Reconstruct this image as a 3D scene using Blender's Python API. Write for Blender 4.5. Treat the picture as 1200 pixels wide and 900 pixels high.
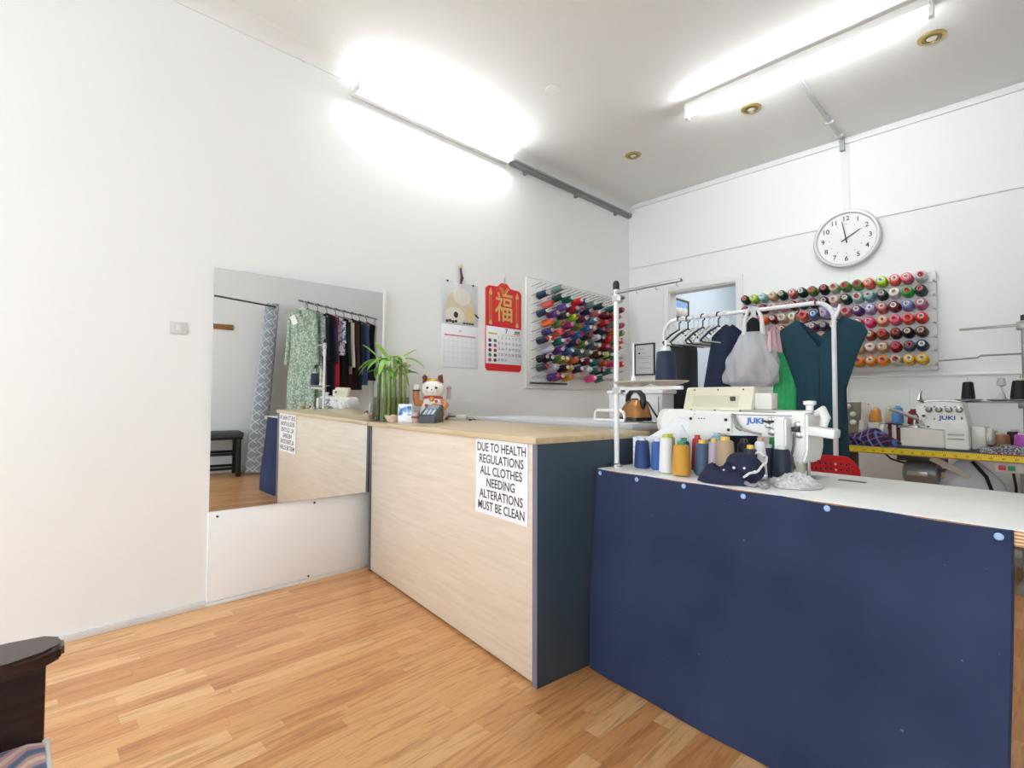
import bpy, bmesh, math, random
from mathutils import Matrix, Vector, noise

random.seed(7)
S = bpy.context.scene
COL = S.collection
for o in list(bpy.data.objects):
    bpy.data.objects.remove(o)

# ------------------------------------------------------------------ camera, sky, exposure
def build_camera():
    yaw, pit, roll = math.radians(45.796), math.radians(1.713), math.radians(0.18)
    fw = Vector((-math.sin(yaw)*math.cos(pit), math.cos(yaw)*math.cos(pit), math.sin(pit)))
    r0 = Vector((math.cos(yaw), math.sin(yaw), 0)); u0 = r0.cross(fw)
    r = r0*math.cos(roll) + u0*math.sin(roll); u = u0*math.cos(roll) - r0*math.sin(roll)
    cd = bpy.data.cameras.new('camera'); cam = bpy.data.objects.new('camera', cd)
    COL.objects.link(cam)
    cd.sensor_width = 36.0; cd.lens = 36.0*589.37/1200.0; cd.clip_start = 0.02
    m = Matrix((r, u, -fw)).transposed().to_4x4()
    m.translation = Vector((2.9085, -4.5403, 1.05))
    cam.matrix_world = m
    S.camera = cam
build_camera()

W = bpy.data.worlds.new('world'); S.world = W; W.use_nodes = True
bg = W.node_tree.nodes['Background']
bg.inputs[0].default_value = (0.81, 0.915, 1.0, 1); bg.inputs[1].default_value = 5.0
S.view_settings.view_transform = 'Standard'
S.view_settings.look = 'None'
S.view_settings.gamma = 1.0
S.view_settings.use_curve_mapping = False
S.view_settings.exposure = 0.5
TUBE = 53.0          # emission of the fluorescent tubes
ROOM_W, ROOM_FRONT, ROOM_H = 4.2, -7.2, 3.08

# ------------------------------------------------------------------ helpers
def lin(h):
    h = h.lstrip('#'); out = []
    for i in (0, 2, 4):
        c = int(h[i:i+2], 16)/255.0
        out.append(c/12.92 if c <= 0.04045 else ((c+0.055)/1.055)**2.4)
    return (*out, 1.0)

MATS = {}
def M(hexc, rough=0.5, metal=0.0, var=0.06, scale=12.0, bump=0.0, bscale=200.0, spec=0.5, coat=0.0):
    key = (hexc, rough, metal, var, scale, bump, bscale, spec, coat)
    if key in MATS: return MATS[key]
    m = bpy.data.materials.new('surface_' + hexc.lstrip('#')); m.use_nodes = True
    nt = m.node_tree; b = nt.nodes['Principled BSDF']
    b.inputs['Roughness'].default_value = rough; b.inputs['Metallic'].default_value = metal
    b.inputs['Specular IOR Level'].default_value = spec; b.inputs['Coat Weight'].default_value = coat
    c = lin(hexc)
    if var > 0:
        tc = nt.nodes.new('ShaderNodeTexCoord'); n = nt.nodes.new('ShaderNodeTexNoise')
        n.inputs['Scale'].default_value = scale; n.inputs['Detail'].default_value = 3
        nt.links.new(tc.outputs['Object'], n.inputs['Vector'])
        mx = nt.nodes.new('ShaderNodeMix'); mx.data_type = 'RGBA'
        mx.inputs[6].default_value = tuple(max(0, x*(1-var)) for x in c[:3]) + (1,)
        mx.inputs[7].default_value = tuple(min(1, x*(1+var)) for x in c[:3]) + (1,)
        nt.links.new(n.outputs['Fac'], mx.inputs[0]); nt.links.new(mx.outputs[2], b.inputs['Base Color'])
    else:
        b.inputs['Base Color'].default_value = c
    if bump > 0:
        tc2 = nt.nodes.new('ShaderNodeTexCoord'); n2 = nt.nodes.new('ShaderNodeTexNoise')
        n2.inputs['Scale'].default_value = bscale
        bp = nt.nodes.new('ShaderNodeBump'); bp.inputs['Strength'].default_value = bump; bp.inputs['Distance'].default_value = 0.002
        nt.links.new(tc2.outputs['Object'], n2.inputs['Vector']); nt.links.new(n2.outputs['Fac'], bp.inputs['Height'])
        nt.links.new(bp.outputs['Normal'], b.inputs['Normal'])
    MATS[key] = m
    return m

def newmat(name, rough=0.5):
    m = bpy.data.materials.new(name); m.use_nodes = True
    b = m.node_tree.nodes['Principled BSDF']; b.inputs['Roughness'].default_value = rough
    return m, m.node_tree, b

def ramp(nt, stops):
    r = nt.nodes.new('ShaderNodeValToRGB'); e = r.color_ramp.elements
    e[0].position, e[0].color = stops[0][0], lin(stops[0][1])
    e[1].position, e[1].color = stops[-1][0], lin(stops[-1][1])
    for p, c in stops[1:-1]:
        x = e.new(p); x.color = lin(c)
    return r

def emit(name, col, strength):
    m = bpy.data.materials.new(name); m.use_nodes = True; nt = m.node_tree
    nt.nodes.remove(nt.nodes['Principled BSDF'])
    e = nt.nodes.new('ShaderNodeEmission'); e.inputs[0].default_value = col; e.inputs[1].default_value = strength
    nt.links.new(e.outputs[0], nt.nodes['Material Output'].inputs[0])
    return m

def thread_mat(hexc):
    key = ('thread', hexc)
    if key in MATS: return MATS[key]
    m, nt, b = newmat('thread_' + hexc.lstrip('#'), 0.45)
    tc = nt.nodes.new('ShaderNodeTexCoord'); w = nt.nodes.new('ShaderNodeTexWave')
    w.wave_type = 'BANDS'; w.bands_direction = 'Z'; w.inputs['Scale'].default_value = 130; w.inputs['Distortion'].default_value = 1.0
    nt.links.new(tc.outputs['Object'], w.inputs['Vector'])
    c = lin(hexc)
    mx = nt.nodes.new('ShaderNodeMix'); mx.data_type = 'RGBA'
    mx.inputs[6].default_value = tuple(x*0.82 for x in c[:3]) + (1,)
    mx.inputs[7].default_value = tuple(min(1, x*1.1) for x in c[:3]) + (1,)
    nt.links.new(w.outputs['Fac'], mx.inputs[0]); nt.links.new(mx.outputs[2], b.inputs['Base Color'])
    bp = nt.nodes.new('ShaderNodeBump'); bp.inputs['Strength'].default_value = 0.25; bp.inputs['Distance'].default_value = 0.001
    nt.links.new(w.outputs['Fac'], bp.inputs['Height']); nt.links.new(bp.outputs['Normal'], b.inputs['Normal'])
    b.inputs['Specular IOR Level'].default_value = 0.3
    MATS[key] = m
    return m

def BM(): return bmesh.new()

def xf(bm, verts, mat):
    if mat is not None: bmesh.ops.transform(bm, matrix=mat, verts=verts)

def box(bm, c, s, bev=0.0, rot=None, seg=2):
    r = bmesh.ops.create_cube(bm, size=1.0); vs = r['verts']
    bmesh.ops.scale(bm, vec=s, verts=vs)
    if bev > 0:
        es = list({e for v in vs for e in v.link_edges})
        g = bmesh.ops.bevel(bm, geom=es, offset=bev, segments=seg, affect='EDGES', profile=0.5)
        vs = list({v for f in g['faces'] for v in f.verts} | {v for v in vs if v.is_valid})
    m = Matrix.Translation(c)
    if rot is not None: m = m @ rot.to_4x4()
    xf(bm, vs, m)
    return vs

def bb(bm, x0, x1, y0, y1, z0, z1, bev=0.0):
    return box(bm, ((x0+x1)/2, (y0+y1)/2, (z0+z1)/2), (x1-x0, y1-y0, z1-z0), bev)

def basis(d):
    d = Vector(d).normalized()
    a = Vector((0, 0, 1)) if abs(d.z) < 0.95 else Vector((1, 0, 0))
    x = a.cross(d).normalized(); y = d.cross(x)
    return x, y, d

def ring(bm, c, x, y, r, seg, ry=None):
    ry = r if ry is None else ry
    return [bm.verts.new(Vector(c) + x*(r*math.cos(2*math.pi*i/seg)) + y*(ry*math.sin(2*math.pi*i/seg))) for i in range(seg)]

def skin(bm, A, B):
    n = len(A)
    for i in range(n):
        bm.faces.new((A[i], A[(i+1) % n], B[(i+1) % n], B[i]))

def cyl(bm, p0, p1, r0, r1=None, seg=16, caps=True):
    r1 = r0 if r1 is None else r1
    x, y, d = basis(Vector(p1)-Vector(p0))
    A = ring(bm, p0, x, y, r0, seg); B = ring(bm, p1, x, y, r1, seg); skin(bm, A, B)
    if caps:
        bm.faces.new(A[::-1]); bm.faces.new(B)

def tube(bm, pts, r, seg=8, caps=True, closed=False):
    pts = [Vector(p) for p in pts]; rings = []; n = len(pts); px = None
    for i, p in enumerate(pts):
        if closed: d = pts[(i+1) % n]-pts[i-1]
        else: d = pts[min(i+1, n-1)]-pts[max(i-1, 0)]
        d = d.normalized()
        if px is None: x, y, _ = basis(d)
        else:
            x = (px-d*px.dot(d)).normalized(); y = d.cross(x)
        px = x
        rr = r[i] if isinstance(r, (list, tuple)) else r
        rings.append(ring(bm, p, x, y, rr, seg))
    for a, b in zip(rings, rings[1:]): skin(bm, a, b)
    if closed: skin(bm, rings[-1], rings[0])
    elif caps:
        bm.faces.new(rings[0][::-1]); bm.faces.new(rings[-1])

def lathe(bm, prof, seg=20, mat=None, closed=False):
    vs = []; rings = []
    for r, z in prof:
        if r < 1e-6:
            v = bm.verts.new((0, 0, z)); rings.append([v]); vs.append(v)
        else:
            R = ring(bm, (0, 0, z), Vector((1, 0, 0)), Vector((0, 1, 0)), r, seg); rings.append(R); vs += R
    prs = list(zip(rings, rings[1:]))
    if closed: prs.append((rings[-1], rings[0]))
    for a, b in prs:
        if len(a) == 1 and len(b) == 1: continue
        if len(a) == 1:
            for i in range(seg): bm.faces.new((a[0], b[(i+1) % seg], b[i]))
        elif len(b) == 1:
            for i in range(seg): bm.faces.new((a[i], a[(i+1) % seg], b[0]))
        else: skin(bm, a, b)
    xf(bm, vs, mat)

def ball(bm, c, rad, seg=16, rot=None):
    r = bmesh.ops.create_uvsphere(bm, u_segments=seg, v_segments=max(8, seg*2//3), radius=1.0)
    m = Matrix.Translation(c)
    if rot is not None: m = m @ rot.to_4x4()
    m = m @ Matrix.Diagonal((*rad, 1.0))
    xf(bm, r['verts'], m)

def prism(bm, pts, y0, y1, axis='y'):
    """outline pts (a, b) extruded; axis y: a->x b->z; axis x: a->y b->z; axis z: a->x b->y"""
    def mk(a, b, k):
        return {'y': (a, k, b), 'x': (k, a, b), 'z': (a, b, k)}[axis]
    A = [bm.verts.new(mk(a, b, y0)) for a, b in pts]; B = [bm.verts.new(mk(a, b, y1)) for a, b in pts]
    skin(bm, A, B); bm.faces.new(A[::-1]); bm.faces.new(B)

def grid(bm, f, nu, nv, thick=None):
    """sheet from f(u, v); with thick it becomes a closed slab (offset vector thick)"""
    V = [[bm.verts.new(f(i/nu, j/nv)) for i in range(nu+1)] for j in range(nv+1)]
    for j in range(nv):
        for i in range(nu): bm.faces.new((V[j][i], V[j][i+1], V[j+1][i+1], V[j+1][i]))
    if thick is not None:
        t = Vector(thick)
        U = [[bm.verts.new(v.co+t) for v in row] for row in V]
        for j in range(nv):
            for i in range(nu): bm.faces.new((U[j][i], U[j+1][i], U[j+1][i+1], U[j][i+1]))
        for i in range(nu):
            bm.faces.new((V[0][i], U[0][i], U[0][i+1], V[0][i+1])); bm.faces.new((V[nv][i], V[nv][i+1], U[nv][i+1], U[nv][i]))
        for j in range(nv):
            bm.faces.new((V[j][0], V[j+1][0], U[j+1][0], U[j][0])); bm.faces.new((V[j][nu], U[j][nu], U[j+1][nu], V[j+1][nu]))

def finish(name, bm, sharp=38):
    bmesh.ops.recalc_face_normals(bm, faces=bm.faces)
    for f in bm.faces: f.smooth = True
    lim = math.radians(sharp)
    for e in bm.edges:
        if len(e.link_faces) == 2 and e.calc_face_angle(0) > lim: e.smooth = False
    me = bpy.data.meshes.new(name); bm.to_mesh(me); bm.free()
    return me

def obj(name, bm, mat, parent=None, loc=None, rot=None, sharp=38):
    me = finish(name, bm, sharp) if isinstance(bm, bmesh.types.BMesh) else bm
    if mat is not None and not me.materials: me.materials.append(mat)
    o = bpy.data.objects.new(name, me); COL.objects.link(o)
    if parent is not None: o.parent = parent
    if loc is not None: o.location = loc
    if rot is not None: o.rotation_euler = rot
    return o

def tag(o, label, cat, group=None, kind=None):
    o['label'] = label; o['category'] = cat
    if group: o['group'] = group
    if kind: o['kind'] = kind
    return o

def thing(name, label, cat, loc=(0, 0, 0), rz=0.0, group=None):
    o = bpy.data.objects.new(name, None); COL.objects.link(o); o.empty_display_size = 0.05
    o.location = loc; o.rotation_euler = (0, 0, rz)
    return tag(o, label, cat, group)

def struct(name, bm, mat, parent=None):
    o = obj(name, bm, mat, parent)
    if parent is None: o['kind'] = 'structure'
    return o

def text(body, size, mat, parent, mtx, name='lettering', extrude=0.0004, align='CENTER', bold=0.0, sx=1.0):
    cu = bpy.data.curves.new('t', 'FONT'); cu.body = body; cu.size = size; cu.extrude = extrude
    cu.align_x = align; cu.align_y = 'CENTER'; cu.offset = bold; cu.resolution_u = 3
    to = bpy.data.objects.new('t', cu); COL.objects.link(to)
    dg = bpy.context.evaluated_depsgraph_get()
    me = bpy.data.meshes.new_from_object(to.evaluated_get(dg))
    bpy.data.objects.remove(to); bpy.data.curves.remove(cu)
    me.name = name
    me.transform(mtx @ Matrix.Diagonal((sx, 1, 1, 1)))
    me.materials.clear(); me.materials.append(mat)
    o = bpy.data.objects.new(name, me); COL.objects.link(o)
    if parent is not None: o.parent = parent
    return o

def face_x(loc):      # a plate on the left wall: reads along +y, faces +x
    m = Matrix(((0, 0, 1, 0), (1, 0, 0, 0), (0, 1, 0, 0), (0, 0, 0, 1))); m.translation = Vector(loc); return m
def face_ny(loc):     # faces -y, reads along +x
    m = Matrix(((1, 0, 0, 0), (0, 0, -1, 0), (0, 1, 0, 0), (0, 0, 0, 1))); m.translation = Vector(loc); return m

ORD = ['first', 'second', 'third', 'fourth', 'fifth', 'sixth', 'seventh', 'eighth', 'ninth', 'tenth', 'eleventh', 'twelfth',
       'thirteenth', 'fourteenth', 'fifteenth', 'sixteenth', 'seventeenth', 'eighteenth', 'nineteenth', 'twentieth']
RotX = lambda a: Matrix.Rotation(a, 3, 'X')
RotY = lambda a: Matrix.Rotation(a, 3, 'Y')
RotZ = lambda a: Matrix.Rotation(a, 3, 'Z')
PI = math.pi

# common finishes
WHITE_PAINT = M('#f1f1ef', 0.6, var=0.015, scale=2.0, bump=0.15, bscale=90)
CEIL_PAINT = M('#ebebe9', 0.8, var=0.015, scale=1.5)
GLOSS_WHITE = M('#f2f2f0', 0.28, var=0.01)
PLASTIC_WHITE = M('#ececea', 0.35, var=0.02)
MACHINE = M('#f5f3ee', 0.3, var=0.02, scale=20)
CREAM = M('#e6e0c8', 0.4, var=0.03)
STEEL = M('#b9b9b6', 0.28, 1.0, var=0.05)
DARK_STEEL = M('#5a5b5c', 0.4, 0.8, var=0.08)
BLACK = M('#17171a', 0.45, var=0.1)
BLACK_CLOTH = M('#15151b', 0.9, var=0.15, bump=0.3, bscale=400)
GREY_TUBE = M('#9c9d9c', 0.4, 0.4, var=0.05)

# ------------------------------------------------------------------ structure
def plank_mat():
    m, nt, b = newmat('laminate_oak', 0.3)
    oi = nt.nodes.new('ShaderNodeObjectInfo'); ge = nt.nodes.new('ShaderNodeNewGeometry')
    ad = nt.nodes.new('ShaderNodeMath'); ad.operation = 'ADD'
    nt.links.new(oi.outputs['Random'], ad.inputs[0]); nt.links.new(ge.outputs['Random Per Island'], ad.inputs[1])
    fr = nt.nodes.new('ShaderNodeMath'); fr.operation = 'FRACT'; nt.links.new(ad.outputs[0], fr.inputs[0])
    tone = ramp(nt, [(0.0, '#d4945c'), (0.3, '#dca066'), (0.55, '#e1a76c'), (0.8, '#e6b076'), (1.0, '#ecbc86')])
    nt.links.new(fr.outputs[0], tone.inputs[0])
    gp = nt.nodes.new('ShaderNodeNewGeometry')
    mp = nt.nodes.new('ShaderNodeVectorMath'); mp.operation = 'MULTIPLY'; mp.inputs[1].default_value = (24, 1.7, 8)
    nt.links.new(gp.outputs['Position'], mp.inputs[0])
    off = nt.nodes.new('ShaderNodeVectorMath'); off.operation = 'ADD'
    cmb = nt.nodes.new('ShaderNodeCombineXYZ')
    mu = nt.nodes.new('ShaderNodeMath'); mu.operation = 'MULTIPLY'; mu.inputs[1].default_value = 37
    nt.links.new(fr.outputs[0], mu.inputs[0]); nt.links.new(mu.outputs[0], cmb.inputs[1]); nt.links.new(mu.outputs[0], cmb.inputs[2])
    nt.links.new(mp.outputs[0], off.inputs[0]); nt.links.new(cmb.outputs[0], off.inputs[1])
    n1 = nt.nodes.new('ShaderNodeTexNoise'); n1.inputs['Scale'].default_value = 1.0; n1.inputs['Detail'].default_value = 4; n1.inputs['Distortion'].default_value = 1.2
    nt.links.new(off.outputs[0], n1.inputs['Vector'])
    # cathedral rings from the noise field
    mr = nt.nodes.new('ShaderNodeMath'); mr.operation = 'MULTIPLY'; mr.inputs[1].default_value = 16
    sn = nt.nodes.new('ShaderNodeMath'); sn.operation = 'SINE'
    nt.links.new(n1.outputs['Fac'], mr.inputs[0]); nt.links.new(mr.outputs[0], sn.inputs[0])
    n2 = nt.nodes.new('ShaderNodeTexNoise'); n2.inputs['Scale'].default_value = 7.0; n2.inputs['Detail'].default_value = 3
    nt.links.new(off.outputs[0], n2.inputs['Vector'])
    ad2 = nt.nodes.new('ShaderNodeMath'); ad2.operation = 'MULTIPLY_ADD'; ad2.inputs[1].default_value = 0.22
    nt.links.new(sn.outputs[0], ad2.inputs[0]); nt.links.new(n2.outputs['Fac'], ad2.inputs[2])
    gr = ramp(nt, [(0.15, '#d2bda6'), (0.7, '#ffffff')]); nt.links.new(ad2.outputs[0], gr.inputs[0])
    mx = nt.nodes.new('ShaderNodeMix'); mx.data_type = 'RGBA'; mx.blend_type = 'MULTIPLY'; mx.inputs[0].default_value = 0.85
    nt.links.new(tone.outputs[0], mx.inputs[6]); nt.links.new(gr.outputs[0], mx.inputs[7])
    nt.links.new(mx.outputs[2], b.inputs['Base Color'])
    b.inputs['Coat Weight'].default_value = 0.25; b.inputs['Coat Roughness'].default_value = 0.22
    return m

def build_floor():
    bm = BM(); bb(bm, -0.12, ROOM_W+0.12, ROOM_FRONT-0.1, 4.1, -0.12, -0.004)
    fl = struct('floor', bm, M('#8a5a35', 0.6))
    pm = plank_mat(); w = 0.0655; rnd = random.Random(3)
    lens = [0.27, 0.36, 0.45, 0.56, 0.68]; meshes = {}
    for L in lens:
        b2 = BM(); bb(b2, -w/2+0.0002, w/2-0.0002, -L/2+0.0002, L/2-0.0002, -0.006, 0.0)
        meshes[L] = finish('plank', b2); meshes[L].materials.append(pm)
    near, far = [], []
    nx = int(ROOM_W/w)+1
    for i in range(nx):
        x = w/2 + i*w
        if x + w/2 > ROOM_W: break
        y = ROOM_FRONT + rnd.random()*0.3
        while y < 0:
            L = rnd.choice(lens); c = (x, y+L/2)
            (near if (c[0] < 2.62 and -4.75 < c[1] < -2.8) else far).append((x, y+L/2, L))
            y += L
    near.sort(key=lambda q: (q[0]-2.0)**2 + (q[1]+4.0)**2)
    far += near[300:]; near = near[:300]
    for x, y, L in near:
        o = bpy.data.objects.new('plank', meshes[L]); COL.objects.link(o); o.parent = fl; o.location = (x, y, 0)
    b3 = BM()
    for x, y, L in far:
        bb(b3, x-w/2+0.0002, x+w/2-0.0002, y-L/2+0.0002, y+L/2-0.0002, -0.006, 0.0)
    st = obj('plank_field', b3, pm, fl); st['kind'] = 'stuff'
build_floor()

def build_shell():
    WT = 0.12
    bm = BM(); bb(bm, -WT, ROOM_W+WT, ROOM_FRONT-WT, 4.1, ROOM_H, ROOM_H+0.1); struct('ceiling', bm, CEIL_PAINT)
    bm = BM(); bb(bm, -WT, 0, ROOM_FRONT-WT, 0.12, -0.12, ROOM_H); struct('wall_left', bm, WHITE_PAINT)
    bm = BM(); bb(bm, ROOM_W, ROOM_W+WT, ROOM_FRONT-WT, 0.12, -0.12, ROOM_H); struct('wall_right', bm, WHITE_PAINT)
    # back wall with the doorway
    dx0, dx1, dz = 0.455, 1.112, 2.105
    bm = BM(); bb(bm, 0, dx0, 0, WT, -0.12, ROOM_H); bb(bm, dx1, ROOM_W, 0, WT, -0.12, ROOM_H); bb(bm, dx0, dx1, 0, WT, dz, ROOM_H)
    wb = struct('wall_back', bm, WHITE_PAINT)
    bm = BM()
    bb(bm, dx0-0.055, dx0, -0.018, 0, 0, dz+0.055, 0.003); bb(bm, dx1, dx1+0.055, -0.018, 0, 0, dz+0.055, 0.003); bb(bm, dx0, dx1, -0.018, 0, dz, dz+0.055, 0.003)
    bb(bm, dx0, dx0+0.012, 0.0, WT, 0, dz); bb(bm, dx1-0.012, dx1, 0.0, WT, 0, dz); bb(bm, dx0+0.012, dx1-0.012, 0.0, WT, dz-0.012, dz)
    door = struct('door_1', bm, M('#e9e9e7', 0.4, var=0.01))
    # sheet joints and cover strips on the back wall
    def strip(n, x0, x1, z0, z1, t=0.008):
        b = BM(); bb(b, x0, x1, -t, 0, z0, z1, 0.002); struct(n, b, M('#ebebe9', 0.45, var=0.01))
    strip('trim_1', 0.0, ROOM_W, 2.408, 2.424, 0.012)
    strip('trim_2', 0.0, ROOM_W, ROOM_H-0.045, ROOM_H, 0.02)
    strip('trim_3', 1.925, 1.975, 2.424, ROOM_H-0.045, 0.006)
    strip('trim_4', 1.955, 1.962, 1.95, 2.408, 0.004)
    strip('trim_5', 1.93, ROOM_W, 1.218, 1.236, 0.012)
    strip('trim_6', 1.93, 1.945, 0.0, 1.218, 0.010)
    # coved cornice along the left wall
    bm = BM(); n = 8; prof = [(0.0, 3.010)]
    for i in range(n+1):
        a = i/n*PI/2; prof.append((0.006+0.078*(1-math.cos(a)), 3.010+0.064*math.sin(a)))
    prof += [(0.092, ROOM_H), (0.0, ROOM_H)]
    A = [bm.verts.new((x, ROOM_FRONT, z)) for x, z in prof]; B = [bm.verts.new((x, 0.0, z)) for x, z in prof]
    skin(bm, A, B); bm.faces.new(A[::-1]); bm.faces.new(B)
    struct('trim_7', bm, M('#ebebe8', 0.6, var=0.01))
    bm = BM(); bb(bm, 0, 0.012, ROOM_FRONT, -3.86, 0, 0.034, 0.003); bb(bm, 0, 0.012, -3.86, -2.98, 0, 0.02, 0.003)
    struct('baseboard_left', bm, M('#e4e4e2', 0.5, var=0.04, scale=30))
    bm = BM(); bb(bm, ROOM_W-0.014, ROOM_W, ROOM_FRONT, 0, 0, 0.07, 0.003); struct('baseboard_right', bm, M('#e0e0de', 0.5))
    # shop front, behind the camera: glazed openings above a sill
    y0, y1 = ROOM_FRONT-WT, ROOM_FRONT
    bm = BM(); bb(bm, 0, ROOM_W, y0, y1, -0.12, 0.3); bb(bm, 0, ROOM_W, y0, y1, 2.4, ROOM_H); bb(bm, 0, 0.5, y0, y1, 0.3, 2.4); bb(bm, ROOM_W-0.2, ROOM_W, y0, y1, 0.3, 2.4)
    struct('wall_front', bm, WHITE_PAINT)
    bm = BM()
    for x in (0.5, 1.75, 3.0, ROOM_W-0.25): bb(bm, x, x+0.05, y0+0.03, y1-0.03, 0.3, 2.4)
    bb(bm, 0.5, ROOM_W-0.2, y0+0.03, y1-0.03, 0.3, 0.35); bb(bm, 0.5, ROOM_W-0.2, y0+0.03, y1-0.03, 2.35, 2.4)
    struct('window_1', bm, M('#c9c9c8', 0.35, 0.6))
    # the room beyond the doorway
    blue = M('#c6d0d8', 0.7, var=0.02)
    bm = BM(); bb(bm, -WT, 0, 0.12, 4.1, -0.12, ROOM_H); struct('wall_passage_left', bm, blue)
    bm = BM(); bb(bm, 2.6, 2.72, 0.12, 4.1, -0.12, ROOM_H); struct('wall_passage_right', bm, blue)
    bm = BM(); bb(bm, -WT, 2.72, 4.0, 4.1, -0.12, ROOM_H); struct('wall_passage_end', bm, blue)
build_shell()
# ------------------------------------------------------------------ lamps
def fluorescent(name, label, L, rz, loc, wall):
    """batten fitting; local x runs along the tube, the tube sits on local -z (ceiling) or on +y (wall)"""
    t = thing(name, label, 'light', loc, rz)
    bm = BM()
    if wall: bb(bm, -L/2, L/2, 0.0, 0.045, -0.022, 0.022, 0.004)
    else: bb(bm, -L/2, L/2, -0.035, 0.035, -0.05, 0.0, 0.006)
    obj('batten', bm, M('#e9e9e4', 0.4, var=0.01), t)
    c = Vector((0, 0.075, 0.022)) if wall else Vector((0, 0, -0.075))
    bm = BM(); cyl(bm, c+Vector((-L/2+0.03, 0, 0)), c+Vector((L/2-0.03, 0, 0)), 0.013, seg=16)
    obj('tube', bm, emit('tube_glow', (0.94, 0.98, 1.0, 1), TUBE), t)
    for s in (-1, 1):
        bm = BM()
        if wall: bb(bm, s*L/2-0.012, s*L/2+0.012, 0.002, 0.1, -0.014, 0.04, 0.005)
        else: bb(bm, s*L/2-0.012, s*L/2+0.012, -0.02, 0.02, -0.1, -0.002, 0.005)
        obj('lamp_holder', bm, PLASTIC_WHITE, t)
    return t

fluorescent('fluorescent_light', 'fluorescent tube light fixed high on the left wall below the cornice', 1.32, -PI/2, (0.0, -2.455, 2.955), True)
fluorescent('fluorescent_light', 'fluorescent batten light hanging on the ceiling near the clock wall', 1.30, 0.0, (1.95, -1.30, ROOM_H), False)

def downlight(x, y, label):
    t = thing('downlight', label, 'light', (x, y, ROOM_H), 0, 'recessed brass downlights')
    bm = BM(); lathe(bm, [(0.044, 0.0), (0.066, 0.0), (0.062, -0.006), (0.046, -0.008)], 28, closed=True); obj('trim_ring', bm, M('#b9a565', 0.3, 0.9), t)
    bm = BM(); lathe(bm, [(0.043, -0.001), (0.043, -0.007), (0.03, -0.010), (0.028, -0.001)], 28, closed=True); obj('gimbal', bm, M('#8e7f4e', 0.3, 0.9), t)
    bm = BM(); lathe(bm, [(0.0, -0.003), (0.027, -0.003), (0.024, -0.008), (0.0, -0.010)], 24); obj('lamp_face', bm, M('#e8e6da', 0.15), t)
downlight(1.595, -0.945, 'small brass downlight in the ceiling near the tube light end')
downlight(2.567, -0.94, 'brass downlight in the ceiling at the far right of the photo')
downlight(0.65, -0.946, 'brass downlight in the ceiling closest to the left wall')

bm = BM(); lathe(bm, [(0, 0), (0.05, 0), (0.046, -0.004), (0, -0.006)], 28)
tag(obj('ceiling_rose', bm, M('#f0f0ee', 0.5), None, (0.769, -2.093, ROOM_H)), 'round white ceiling rose between the two tube lights', 'ceiling rose')

t = thing('ceiling_conduit', 'thin grey conduit running from ceiling tube light to back wall', 'conduit', (1.935, -0.63, ROOM_H))
bm = BM(); bb(bm, -0.013, 0.013, -0.60, 0.60, -0.016, 0, 0.003); obj('duct', bm, M('#c3c4c3', 0.45), t)
bm = BM(); bb(bm, -0.016, 0.016, 0.585, 0.615, -0.10, 0.0, 0.004); obj('down_leg', bm, M('#aeb0af', 0.45), t)
for y in (0.25, 0.52):
    bm = BM(); bb(bm, -0.025, 0.025, y-0.008, y+0.008, -0.02, 0, 0.003); obj('saddle_clip', bm, M('#d9d9d7', 0.4), t)

t = thing('wall_conduit', 'grey metal conduit rail along the top of the left wall', 'conduit', (0.0, -0.89, 2.965))
bm = BM(); bb(bm, 0.0, 0.05, -0.865, 0.865, -0.02, 0.012, 0.004); obj('duct', bm, M('#8f9291', 0.35, 0.5), t)
bm = BM(); tube(bm, [(0.06, -0.865, 0.008), (0.06, 0.85, 0.008)], 0.008); obj('pipe', bm, M('#a4a6a5', 0.3, 0.7), t)
for y in (-0.69, -0.02, 0.62):
    bm = BM(); bb(bm, 0.0, 0.03, y-0.012, y+0.012, -0.05, -0.016, 0.003); obj('hook_clip', bm, M('#9a9c9b', 0.35, 0.6), t)

def back_room_fill():  # added light source, out of view, to brighten the room beyond the doorway
    t = thing('ceiling_fill', 'added fill light, out of view on the ceiling beyond the doorway', 'light', (1.3, 1.6, ROOM_H))
    bm = BM(); lathe(bm, [(0, 0), (0.16, 0), (0.16, -0.03), (0.1, -0.06), (0, -0.07)], 24); obj('fill_dish', bm, emit('fill_glow', (0.95, 0.98, 1.0, 1), 110.0), t)
back_room_fill()

# ------------------------------------------------------------------ left wall things
t = thing('light_switch', 'small white light switch plate on the left wall', 'switch', (0, -4.0, 1.393))
bm = BM(); bb(bm, 0, 0.008, -0.036, 0.036, -0.03, 0.03, 0.003); obj('plate', bm, M('#d6d6d4', 0.4), t)
bm = BM(); bb(bm, 0.007, 0.012, -0.010, 0.010, -0.014, 0.014, 0.002); obj('rocker', bm, M('#e2e2e0', 0.35), t)

mir, nt, b = newmat('mirror_silver', 0.0); b.inputs['Metallic'].default_value = 1.0; b.inputs['Base Color'].default_value = (0.86, 0.875, 0.87, 1); b.inputs['Roughness'].default_value = 0.0
t = thing('wall_mirror', 'large frameless mirror leaning on the left wall, reflecting the clothes rail', 'mirror', (0.006, -3.853, 0.474))
t.rotation_euler = (0, math.radians(0.85), math.radians(-3.5))     # propped off the wall at its right edge and top
bm = BM(); bb(bm, -0.0045, -0.002, 0.0, 0.93, 0.0, 1.243); obj('backing', bm, M('#cfd3d2', 0.4), t)
bm = BM(); bb(bm, -0.002, 0.0, 0.001, 0.929, 0.001, 1.242); obj('glass', bm, mir, t)
bm = BM(); bb(bm, -0.05, -0.001, 0.930, 0.944, 0.0, 1.243, 0.001); obj('side_batten', bm, M('#f0f0ee', 0.5), t)

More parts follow.
